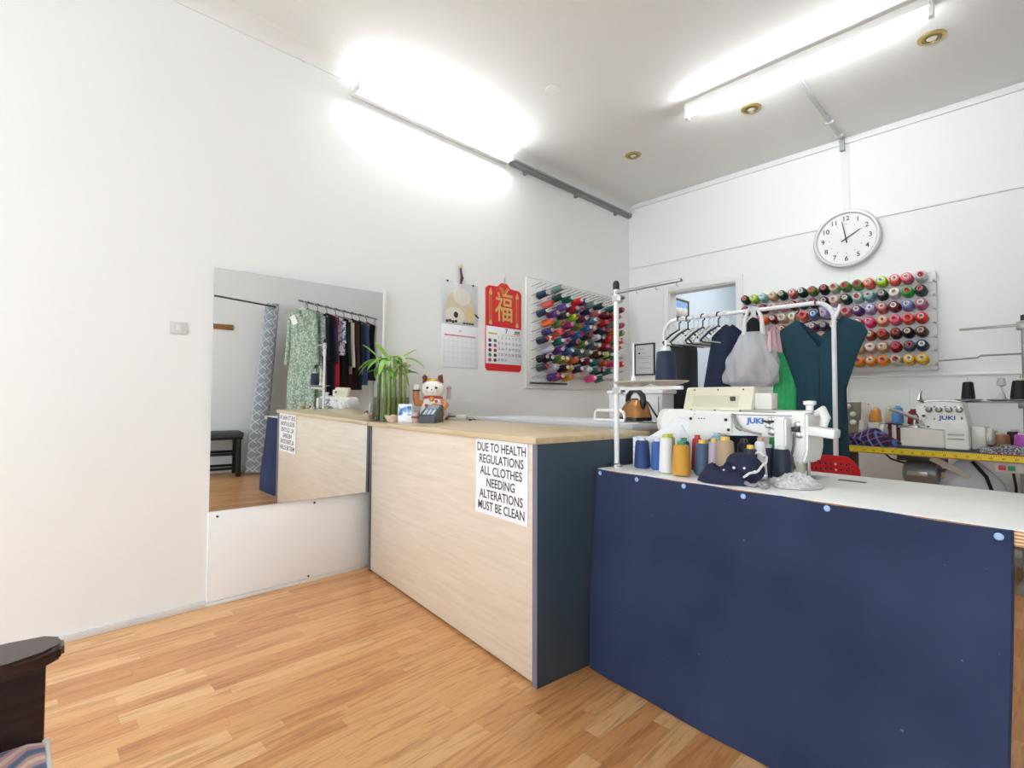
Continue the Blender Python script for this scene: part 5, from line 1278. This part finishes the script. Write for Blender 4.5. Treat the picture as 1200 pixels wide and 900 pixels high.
overlocker('overlock machine with taupe knob plate half hidden by the teal top', bpt(-0.07, 0.23), -BA, False)

def back_table_items():
    g = 'cones on the back table'
    def stub(name, label, loc, h, r, col):
        t = thing(name, label, 'spool stand', loc); bm = BM(); cyl(bm, (0, 0, 0), (0, 0, h), r, r*0.9, 16); obj('post', bm, M(col, 0.5), t)
        bm = BM(); lathe(bm, [(0, h), (r*2.2, h), (r*2.2, h+0.006), (0, h+0.006)], 20); obj('plate', bm, M('#4a1f22', 0.5), t)
    rows = [(0.215, 0.36, CN['white'], '#d0d2da', 'white', 0.125, 0.033, 0.025, 'beside the taupe knob plate'),
            (0.285, 0.29, '#e29a48', '#e6c9a0', 'orange', 0.10, 0.036, 0.029, 'behind the plaid cloth'),
            (0.345, 0.36, '#cfcaa8', '#e6e2d0', 'pale cream', 0.118, 0.028, 0.020, 'between the orange and blue cones'),
            (0.405, 0.31, '#5f95d8', '#7fb0e4', 'sky blue', 0.122, 0.033, 0.028, 'behind the overlocker lever'),
            (0.480, 0.34, '#8c1f2c', '#6a1a24', 'dark red', 0.105, 0.031, 0.026, 'left of the overlocker')]
    for k, (u, v, c, co, n, h, rb, rt, w) in enumerate(rows):
        x, y, z = bpt(u, v)
        stub('spool_stand', 'low spool stand under the %s cone on the back table' % n, (x, y, BH), 0.145-0.004*k, 0.012, '#6a2a2c')
        thread_cone(c, co, '%s thread cone on the back table %s' % (n, w), g, (x, y, BH+0.152-0.004*k), (0, 0, 0), h, rb, rt)
    for u, v, c, n, h, rb, rt, w in [(0.905, 0.24, '#a5754f', 'brown', 0.115, 0.048, 0.043, 'right of the white overlocker'), (1.005, 0.20, '#b45ab0', 'magenta', 0.12, 0.04, 0.036, 'at the right edge behind the speckled cloth'), (0.87, 0.34, '#7a8a2c', 'olive', 0.12, 0.03, 0.025, 'behind the brown cone'), (0.955, 0.33, '#3a2a28', 'dark brown', 0.13, 0.034, 0.03, 'behind the brown and magenta cones'), (0.84, 0.42, '#6a2a28', 'maroon', 0.13, 0.028, 0.024, 'behind the overlocker hand wheel'), (0.555, 0.24, '#c02848', 'cherry red', 0.075, 0.035, 0.03, 'below the dark red cone')]:
        thread_cone(c, '#d8d0c4', '%s thread cone on the back table %s' % (n, w), g, bpt(u, v), (0, 0, 0), h, rb, rt)
    # plaid cloth heap
    m, nt, b = newmat('plaid_cloth', 0.85); tc = nt.nodes.new('ShaderNodeTexCoord'); mp = nt.nodes.new('ShaderNodeMapping'); mp.inputs['Rotation'].default_value = (0.2, 0.5, 0.5)
    nt.links.new(tc.outputs['Object'], mp.inputs[0])
    w1 = nt.nodes.new('ShaderNodeTexWave'); w1.inputs['Scale'].default_value = 9; w1.bands_direction = 'X'; w2 = nt.nodes.new('ShaderNodeTexWave'); w2.inputs['Scale'].default_value = 8; w2.bands_direction = 'Z'
    nt.links.new(mp.outputs[0], w1.inputs['Vector']); nt.links.new(mp.outputs[0], w2.inputs['Vector'])
    r1 = ramp(nt, [(0.5, '#241a38'), (0.85, '#3a2450'), (0.95, '#4a78b0')]); r2 = ramp(nt, [(0.5, '#20182e'), (0.85, '#501f52'), (0.96, '#8c3a62')])
    nt.links.new(w1.outputs['Fac'], r1.inputs[0]); nt.links.new(w2.outputs['Fac'], r2.inputs[0])
    mx = nt.nodes.new('ShaderNodeMix'); mx.data_type = 'RGBA'; mx.blend_type = 'LIGHTEN'; mx.inputs[0].default_value = 0.8; nt.links.new(r1.outputs[0], mx.inputs[6]); nt.links.new(r2.outputs[0], mx.inputs[7]); nt.links.new(mx.outputs[2], b.inputs['Base Color'])
    t = thing('plaid_cloth', 'folded dark purple plaid cloth on the back table', 'cloth', bpt(0.31, 0.13), -BA)
    bm = BM()
    def f(u, v):
        a = u*2*PI; q = v; x = math.cos(a)*q; y = math.sin(a)*q
        h = 0.105*(max(0, 1-q*q))**0.5*(1-0.35*max(0, x))*(1+0.12*math.sin(x*6+1))
        return (x*0.16+0.01*math.sin(3*a), y*0.085, max(0.001, h)+0.0005)
    grid(bm, f, 48, 16); bmesh.ops.remove_doubles(bm, verts=bm.verts, dist=0.0003); obj('folds', bm, m, t, sharp=75)
    bm = BM()
    def f2(u, v):
        x = -0.16+0.12*u-0.02*v; return (x+0.02, -0.03-0.055*v+0.01*math.sin(u*4), 0.085-0.03*(1-u)**2*1.0-0.055*v*u+0.004*math.sin(u*9))
    grid(bm, f2, 16, 8, (0, 0.004, -0.004)); obj('turned_corner', bm, m, t, sharp=75)
    t = thing('wool_cloth', 'speckled grey woollen cloth at the right of the back table', 'cloth', bpt(0.99, 0.075), -BA)
    bm = BM(); grid(bm, lambda u, v: (0.16*(u-0.5)*2*(0.8+0.2*math.sin(v*PI)), 0.055*math.cos(v*PI), 0.002+0.05*math.sin(v*PI)*(0.5+0.5*min(1, u*3))*(1+0.1*math.sin(u*20))), 30, 10, (0, 0, -0.0015))
    obj('folds', bm, print_mat('speckle', '#45484e', '#b7b8ba', 120, 0.45, 0.6), t, sharp=75)
    bm = BM(); bb(bm, -0.12, 0.16, -0.07, 0.03, 0.0, 0.006, 0.002); obj('red_lining', bm, M('#a8344a', 0.7), t)
    # second thread stand
    x, y, z = bpt(1.005, 0.345)
    t = thing('thread_stand', 'grey metal thread stand at the right end of the back table', 'thread stand', (x, y, BH), -BA)
    gm = M('#94958f', 0.35, 0.5)
    bm = BM(); cyl(bm, (0, 0, 0), (0, 0, 0.775), 0.012, seg=14); obj('pole', bm, gm, t)
    bm = BM(); lathe(bm, [(0, 0.77), (0.013, 0.77), (0.013, 0.80), (0, 0.805)], 14); obj('pole_cap', bm, BLACK, t)
    bm = BM(); bb(bm, -0.285, 0.012, -0.008, 0.008, 0.737, 0.752, 0.003); obj('upper_arm', bm, gm, t)
    bm = BM(); bb(bm, -0.03, 0.02, -0.018, 0.018, 0.715, 0.765, 0.005); obj('clamp', bm, gm, t)
    bm = BM(); tube(bm, [(-0.385, -0.01, 0.555), (-0.20, -0.008, 0.563), (-0.19, 0, 0.575), (0.30, 0, 0.578)], 0.006, 8); obj('middle_arm', bm, gm, t)
    bm = BM(); bb(bm, -0.30, 0.32, -0.015, 0.015, 0.285, 0.296, 0.003); obj('tray_arm', bm, gm, t)
    bm = BM(); bb(bm, -0.03, 0.03, -0.02, 0.02, 0.255, 0.30, 0.005); obj('clamp', bm, gm, t)
    for xx, yy in ((-0.25, 0.0), (-0.105, 0.04), (-0.01, -0.09)):
        bm = BM(); lathe(bm, [(0, 0.296), (0.05, 0.297), (0.066, 0.305), (0.066, 0.308), (0.045, 0.301), (0, 0.301)], 24, Matrix.Translation((xx, yy, 0))); obj('cone_tray', bm, gm, t)
        bm = BM(); cyl(bm, (xx, yy, 0.30), (xx, yy, 0.44), 0.003, seg=6); obj('spool_pin', bm, STEEL, t)
    xx, yy = -0.105, 0.04
    bm = BM(); lathe(bm, [(0.006, 0.302), (0.026, 0.302), (0.012, 0.345), (0.005, 0.36), (0.005, 0.385), (0.022, 0.392), (0.016, 0.435), (0.006, 0.438)], 12, Matrix.Translation((xx, yy, 0))); obj('cone_holder', bm, M('#c6c4c0', 0.25), t)
    mw = Matrix.Translation((x, y, BH)) @ RotZ(-BA).to_4x4()
    thread_cone('#1b1b1f', '#d9d3c4', 'small black thread cone on the grey thread stand above the overlocker', g, mw @ Vector((-0.25, 0, 0.3025)), (0, 0, 0), 0.125, 0.034, 0.026)
    thread_cone('#1b1b1f', '#d9c9a4', 'large black thread cone on the grey thread stand at the right edge', g, mw @ Vector((-0.01, -0.09, 0.3025)), (0, 0, 0), 0.125, 0.045, 0.034)
    # motor, switch box, cloth and cables below
    t = thing('clutch_motor', 'grey electric motor hung under the back table', 'motor', bpt(0.56, 0.16, 0.0), -BA)
    bm = BM(); lathe(bm, [(0, 0), (0.05, 0.0), (0.072, 0.015), (0.075, 0.03), (0.075, 0.15), (0.07, 0.17), (0.04, 0.185), (0, 0.185)], 28, Matrix.Translation((-0.09, 0, 0.595)) @ RotY(PI/2).to_4x4()); obj('housing', bm, M('#8d9092', 0.35, 0.4), t)
    bm = BM(); bb(bm, -0.12, 0.12, -0.04, 0.04, 0.668, 0.71, 0.004); obj('mount', bm, DARK_STEEL, t)
    bm = BM(); cyl(bm, (0.10, 0, 0.595), (0.125, 0, 0.595), 0.04, seg=20); obj('pulley', bm, M('#b5a98f', 0.4, 0.5), t)
    bm = BM(); bb(bm, -0.06, 0.04, -0.078, -0.07, 0.585, 0.61, 0.002); obj('rating_plate', bm, M('#c4c4c2', 0.3, 0.5), t)
    t = thing('switch_box', 'grey switch box with red and green buttons under the back table', 'switch', bpt(0.985, 0.03, BH-0.04), -BA)
    bm = BM(); bb(bm, -0.075, 0.16, -0.01, 0.05, -0.055, 0.0, 0.004); obj('case', bm, M('#d5d5cf', 0.4), t)
    for xx, c in ((-0.045, '#d2303c'), (-0.008, '#2f9a62')):
        bm = BM(); bb(bm, xx-0.015, xx+0.015, -0.016, -0.009, -0.042, -0.016, 0.003); obj('button', bm, M(c, 0.4), t)
    bm = BM(); bb(bm, 0.045, 0.075, -0.0125, -0.009, -0.04, -0.018, 0.002); obj('indicator', bm, M('#eeeeec', 0.4), t)
    t = thing('hanging_cloth', 'pale grey cloth bundle hanging below the back table', 'cloth', bpt(0.78, 0.14, 0.0), -BA)
    bm = BM()
    def f3(u, v):
        a = u*2*PI; r = 0.03+0.10*math.sin(min(1, v*1.05)*PI*0.62); w = 1+0.12*math.sin(a*4+v*5)
        return (r*math.cos(a)*w*1.15+0.02*v, r*0.6*math.sin(a)*w, 0.70-0.26*v)
    grid(bm, f3, 40, 20); bmesh.ops.remove_doubles(bm, verts=bm.verts, dist=0.0004); obj('folds', bm, M('#d3d6df', 0.8, var=0.06), t, sharp=75)
    bm = BM(); tube(bm, [(0.03, -0.075, 0.70), (0.09, -0.088, 0.62), (0.125, -0.09, 0.50), (0.12, -0.08, 0.45)], 0.009, 6); obj('black_stripe', bm, BLACK_CLOTH, t)
    bm = BM(); box(bm, (-0.07, -0.07, 0.655), (0.20, 0.006, 0.035), 0.002, RotY(0.5)); obj('strap', bm, M('#cfc9bf', 0.7), t)
    t = thing('power_cable', 'black cable drooping below the back table', 'cable', bpt(0.33, 0.2, 0.0), -BA)
    bm = BM(); tube(bm, [(0.02, 0, 0.705), (0.06, 0, 0.665), (0.13, 0, 0.645), (0.20, 0, 0.66)], 0.006, 8); obj('cable', bm, BLACK, t)
    t = thing('power_cable', 'black cable running down the wall to the power outlet', 'cable', (2.84, -0.035, 0.0))
    bm = BM(); tube(bm, [(-0.02, -0.3, 0.70), (-0.01, -0.12, 0.62), (0.0, 0.0, 0.5), (0.0, 0.005, 0.3), (0.05, 0.005, 0.12)], 0.007, 8); obj('cable', bm, BLACK, t)
    t = thing('power_outlet', 'white power outlet low on the back wall', 'outlet', (2.93, 0, 0.50))
    bm = BM(); bb(bm, -0.06, 0.06, -0.01, 0, -0.04, 0.04, 0.003); p = obj('plate', bm, M('#d9d9d6', 0.4), t)
    for s in (-1, 1):
        bm = BM(); bb(bm, s*0.03-0.012, s*0.03+0.012, -0.0125, -0.009, -0.02, 0.01, 0.002); obj('socket', bm, M('#a9a9a6', 0.4), p)
    t = thing('machine_cabinet', 'grey metal control box with dark panel under the back table', 'cabinet', bpt(0.80, 0.33, 0.0), -BA)
    bm = BM(); bb(bm, -0.14, 0.14, -0.06, 0.07, 0.13, 0.44, 0.006); obj('case', bm, M('#4f4a42', 0.5), t)
    bm = BM(); bb(bm, -0.14, 0.14, -0.064, -0.06, 0.33, 0.43); obj('panel', bm, M('#b9bbb6', 0.45), t)
    for s in (-1, 1):
        bm = BM(); bb(bm, s*0.12-0.015, s*0.12+0.015, -0.05, 0.06, 0.0, 0.13); obj('support', bm, M('#8e8f89', 0.45), t)
back_table_items()

# ------------------------------------------------------------------ fitting corner on the right, seen in the mirror
def fitting_corner():
    zr = 2.08; c = Vector((3.86, -2.76, zr))
    t = thing('curtain_rail', 'dark L-shaped curtain rail of the fitting corner', 'curtain rail', (ROOM_W, -2.73, zr))
    bm = BM(); p0 = Vector((-0.98, -1.2, 0)); pc = c-Vector((ROOM_W, -2.73, zr)); tube(bm, [(-0.0, -1.25, 0), p0, pc, (0.0, 0.0, 0)], 0.011, 8); obj('rail', bm, M('#4d4d4f', 0.35, 0.7), t)
    for y in (0.0, -1.25):
        bm = BM(); cyl(bm, (-0.012, y, 0), (0, y, 0), 0.028, seg=16); obj('wall_flange', bm, M('#5a5a5c', 0.35, 0.7), t)
    m, nt, b = newmat('curtain_print', 0.8)
    tc = nt.nodes.new('ShaderNodeTexCoord'); mp = nt.nodes.new('ShaderNodeMapping'); mp.inputs['Scale'].default_value = (10, 8, 1); nt.links.new(tc.outputs['UV'], mp.inputs[0])
    sp = nt.nodes.new('ShaderNodeSeparateXYZ'); nt.links.new(mp.outputs[0], sp.inputs[0])
    def line(op):
        q = nt.nodes.new('ShaderNodeMath'); q.operation = op; nt.links.new(sp.outputs[0], q.inputs[0]); nt.links.new(sp.outputs[1], q.inputs[1])
        w = nt.nodes.new('ShaderNodeMath'); w.operation = 'PINGPONG'; w.inputs[1].default_value = 0.5; nt.links.new(q.outputs[0], w.inputs[0])
        return w
    l1, l2 = line('ADD'), line('SUBTRACT')
    mn = nt.nodes.new('ShaderNodeMath'); mn.operation = 'MINIMUM'; nt.links.new(l1.outputs[0], mn.inputs[0]); nt.links.new(l2.outputs[0], mn.inputs[1])
    r = ramp(nt, [(0.045, '#dfe3e7'), (0.085, '#9fa9b4')]); nt.links.new(mn.outputs[0], r.inputs[0]); nt.links.new(r.outputs[0], b.inputs['Base Color'])
    t = thing('curtain', 'grey patterned fitting curtain with eyelets, gathered to one side', 'curtain', (4.02, -2.735, 0))
    bm = BM(); uvl = bm.loops.layers.uv.new('UVMap'); nu, nv = 90, 24; Wd = 1.7
    def f(u, v):
        w = 0.22+0.10*v
        x = (u-0.5)*w-0.03*v; a = u*2*PI*5
        y = (0.075+0.04*v)*math.sin(a)*(0.7+0.3*math.sin(u*7)) - 0.20*v*(1-0.5*u) - 0.03
        return Vector((x, y, 2.13*(1-v)+0.03*v))
    V = [[bm.verts.new(f(i/nu, j/nv)) for i in range(nu+1)] for j in range(nv+1)]
    for j in range(nv):
        for i in range(nu):
            fc = bm.faces.new((V[j][i], V[j][i+1], V[j+1][i+1], V[j+1][i]))
            for lp, (a, q) in zip(fc.loops, ((i, j), (i+1, j), (i+1, j+1), (i, j+1))): lp[uvl].uv = (a/nu*Wd, q/nv*2.3)
    co = obj('cloth', bm, m, t, sharp=80)
    for k in range(5):
        u = (k*2+1)/10; p = f(u, 0.02)
        bm = BM(); tube(bm, [(p.x, p.y+0.026*math.cos(a), 2.08+0.026*math.sin(a)) for a in [2*PI*i/14 for i in range(14)]], 0.006, 6, closed=True); obj('eyelet_ring', bm, STEEL, t)
    # bench
    t = thing('shoe_bench', 'black padded bench with two lower rails by the right wall', 'bench', (3.99, -3.58, 0))
    bm = BM(); bb(bm, -0.17, 0.17, -0.5, 0.5, 0.47, 0.53, 0.015); obj('seat_pad', bm, M('#4a4d50', 0.6, var=0.05), t)
    bm = BM(); bb(bm, -0.17, 0.17, -0.49, 0.49, 0.445, 0.47, 0.002); obj('seat_frame', bm, BLACK, t)
    for x in (-0.14, 0.14):
        for y in (-0.45, 0.45):
            bm = BM(); bb(bm, x-0.025, x+0.025, y-0.025, y+0.025, 0, 0.445, 0.003); obj('leg', bm, BLACK, t)
        for z in (0.10, 0.27):
            bm = BM(); bb(bm, x-0.012, x+0.012, -0.425, 0.425, z-0.015, z+0.015, 0.002); obj('rail', bm, BLACK, t)
    t = thing('hook_board', 'small brown wooden hook board on the right wall', 'hook board', (ROOM_W, -3.29, 1.81))
    bm = BM(); bb(bm, -0.018, 0, -0.18, 0.12, -0.032, 0.032, 0.004); obj('board', bm, M('#9a6a3c', 0.5, var=0.15), t)
    for y in (-0.10, 0.06):
        bm = BM(); tube(bm, [(-0.018, y, 0.01), (-0.045, y, 0.0), (-0.05, y, 0.03)], 0.006, 8); obj('hook', bm, M('#8a7a52', 0.3, 0.8), t)
fitting_corner()

def long_rack():
    zr = 2.10; a = Vector((3.25, -2.64, zr)); b_ = Vector((4.17, -1.31, zr)); d = (b_-a); L = d.length; ang = math.atan2(d.y, d.x)
    t = thing('clothes_rail', 'high steel clothes rail along the right side of the shop', 'clothes rail', (a.x, a.y, 0), ang)
    bm = BM(); cyl(bm, (0, 0, zr), (L, 0, zr), 0.012, seg=10); obj('rail', bm, M('#8e9092', 0.3, 0.8), t)
    for x in (0.112, L-0.05):
        bm = BM(); cyl(bm, (x, 0.0, 0.0), (x, 0.0, zr), 0.013, seg=10); obj('post', bm, M('#b9bbbc', 0.3, 0.5), t)
        bm = BM(); bb(bm, x-0.03, x+0.03, -0.2, 0.2, 0.0, 0.03, 0.004); obj('foot', bm, M('#b9bbbc', 0.3, 0.5), t)
    rz = ang-PI/2
    robe = print_mat('floral_green', '#7d9482', '#c2cbbb', 45, 0.42, 0.62); stripe = print_mat('blue_print_cloth', '#e2e6ee', '#4a5f9a', 30, 0.5, 0.55)
    G = [(0.08, 'pale green floral long robe nearest the curtain', None, 1.55, 0.185, (0.62, 0.075, 0.07), robe, 'robe'),
         (0.19, 'pale green floral long dress behind the robe', None, 1.50, 0.23, (0.5, 0.06, 0.05), robe, 'dress'),
         (0.27, 'black evening jacket behind the floral robe', '#1a1d26', 1.05, 0.20, (0.55, 0.06, 0.05), None, 'jacket'),
         (0.34, 'dusty pink long trousers behind the black evening jacket', '#c9a09a', 1.45, 0.15, None, None, 'trousers'),
         (0.41, 'navy suit jacket with long hem on the steel rail', '#20263c', 1.35, 0.20, (0.58, 0.06, 0.05), None, 'jacket'),
         (0.50, 'bright red dress on the steel rail', '#c22236', 1.05, 0.19, None, None, 'dress'),
         (0.57, 'white and blue print shirt on the steel rail', None, 0.55, 0.19, (0.3, 0.06, 0.05), stripe, 'shirt'),
         (0.65, 'black long coat beside the cream jacket', '#17181c', 0.95, 0.20, (0.6, 0.06, 0.05), None, 'coat'),
         (0.77, 'cream linen jacket on the steel rail', '#d2cab4', 0.80, 0.20, (0.62, 0.06, 0.05), None, 'jacket'),
         (0.88, 'maroon brown coat on the steel rail', '#40221f', 1.02, 0.21, (0.62, 0.065, 0.055), None, 'coat'),
         (0.97, 'black waistcoat behind the maroon coat', '#15151a', 1.02, 0.21, (0.6, 0.06, 0.05), None, 'coat'),
         (1.10, 'orange pink blouse on the steel rail', '#d48a72', 0.80, 0.17, None, None, 'blouse'),
         (1.19, 'blue denim jacket on the steel rail', '#38557f', 0.95, 0.19, (0.6, 0.06, 0.05), None, 'jacket'),
         (1.29, 'rose knitted cardigan on the steel rail', '#c07a78', 0.62, 0.17, None, None, 'cardigan'),
         (1.38, 'plain black dress in the far half of the steel rail', '#141419', 0.88, 0.20, None, None, 'dress'),
         (1.49, 'white shirt between black clothes on the steel rail', '#dcdcdc', 0.72, 0.18, None, None, 'shirt'),
         (1.57, 'rust orange sweater near the far end of the steel rail', '#b0522e', 0.60, 0.17, None, None, 'sweater'),
         (1.66, 'black trouser suit near the far end of the steel rail', '#131318', 0.98, 0.20, (0.6, 0.06, 0.05), None, 'suit'),
         (1.78, 'grey striped shirt near the far end of the steel rail', '#8a8c86', 0.7, 0.18, None, None, 'shirt'),
         (1.88, 'black coat at the far end of the steel rail', '#131318', 0.95, 0.20, (0.6, 0.06, 0.05), None, 'coat')]
    for k, (s, lab, col, length, w, sl, mt, cat) in enumerate(G[:16]):
        s = (0.07 if k == 0 else 0.07+0.086*k); length = length*0.93; sl = sl and (sl[0]*0.93, 0.034, 0.028)
        p = a+d.normalized()*s; top = zr+0.012-0.021+0.0038
        hung('hung_'+cat, lab, cat, (p.x, p.y, top), rz+0.03*math.sin(k*1.7), col or '#888888', (lambda ww: (lambda v: ww*(1.0-0.10*math.sin(min(1, v*1.8)*PI)+0.12*v)))(w), length, 0.024, sleeves=sl, mat=mt,
             group='clothes on the steel rail', hlabel='hanger carrying the '+lab.split(' on ')[0].split(' behind ')[0].split(' near')[0].split(' beside ')[0].split(' between ')[0].split(' at ')[0].split(' in ')[0], hang=['#e8e8e6', '#2a2a2c'][k % 2], folds=0.016, nf=3.0+k % 3, seed=k*0.9, neck=0.12, nu=20, nv=16)
long_rack()
t = thing('price_tag', 'white paper tag pinned to the floral robe', 'tag', (3.20, -2.70, 1.86), math.radians(-35))
bm = BM(); box(bm, (0, 0, 0), (0.07, 0.003, 0.11), 0.001, RotY(0.45)); obj('tag_card', bm, M('#eeeeea', 0.5), t)
bm = BM(); tube(bm, [(0.02, 0, 0.045), (0.03, 0.01, 0.09), (0.03, 0.02, 0.13)], 0.0015, 6); obj('tag_string', bm, M('#d8d8d4', 0.6), t)

# ------------------------------------------------------------------ armchair in the near left corner
def armchair():
    t = thing('armchair', 'dark wooden armchair with striped cushion in the bottom left corner', 'chair', (1.66, -4.487, 0))
    wood = wood_mat('dark_walnut', '#2c1a18', '#46302b', (14, 2.0, 14), 0.25)
    # the chair faces +y; this arm is its left one, the seat lies towards +x
    def arm(x):
        o = [(-0.05, -0.62), (0.05, -0.62), (0.052, -0.06), (0.045, -0.015), (0.02, 0.012), (-0.02, 0.012), (-0.045, -0.01), (-0.055, -0.06)]
        bm = BM(); prism(bm, [(x+a, b) for a, b in o], 0.578, 0.606, 'z'); bmesh.ops.bevel(bm, geom=[e for e in bm.edges], offset=0.007, segments=3, affect='EDGES'); obj('armrest', bm, wood, t)
        bm = BM(); bb(bm, x-0.022, x+0.022, -0.60, -0.012, 0.10, 0.578, 0.004); obj('side_panel', bm, wood, t)
        for y in (-0.57, -0.045):
            bm = BM(); bb(bm, x-0.025, x+0.025, y-0.025, y+0.025, 0.0, 0.10, 0.004); obj('leg', bm, wood, t)
    arm(0.0); arm(0.62)
    bm = BM(); bb(bm, 0.022, 0.598, -0.60, -0.02, 0.22, 0.30, 0.004); obj('seat_frame', bm, wood, t)
    bm = BM(); box(bm, (0.31, -0.65, 0.55), (0.66, 0.05, 0.80), 0.01, RotX(0.12)); obj('back_frame', bm, wood, t)
    m, nt, b = newmat('striped_upholstery', 0.85); tc = nt.nodes.new('ShaderNodeTexCoord')
    w = nt.nodes.new('ShaderNodeTexWave'); w.bands_direction = 'DIAGONAL'; w.inputs['Scale'].default_value = 11; w.inputs['Distortion'].default_value = 3.0; w.inputs['Detail'].default_value = 1; nt.links.new(tc.outputs['Object'], w.inputs['Vector'])
    r = ramp(nt, [(0.0, '#5d6a8c'), (0.3, '#8a94ae'), (0.45, '#d9a79c'), (0.7, '#cf8f88'), (1.0, '#e3cfc4')]); nt.links.new(w.outputs['Fac'], r.inputs[0]); nt.links.new(r.outputs[0], b.inputs['Base Color'])
    bm = BM(); bb(bm, 0.024, 0.596, -0.60, -0.004, 0.30, 0.462, 0.03); c = obj('seat_cushion', bm, m, t)
    bm = BM(); tube(bm, [(0.03, -0.010, 0.445), (0.59, -0.010, 0.445)], 0.006, 8); obj('piping', bm, M('#e4e2de', 0.7), c)
    bm = BM(); box(bm, (0.31, -0.585, 0.66), (0.56, 0.09, 0.46), 0.03, RotX(0.12)); obj('back_cushion', bm, m, t)
armchair()
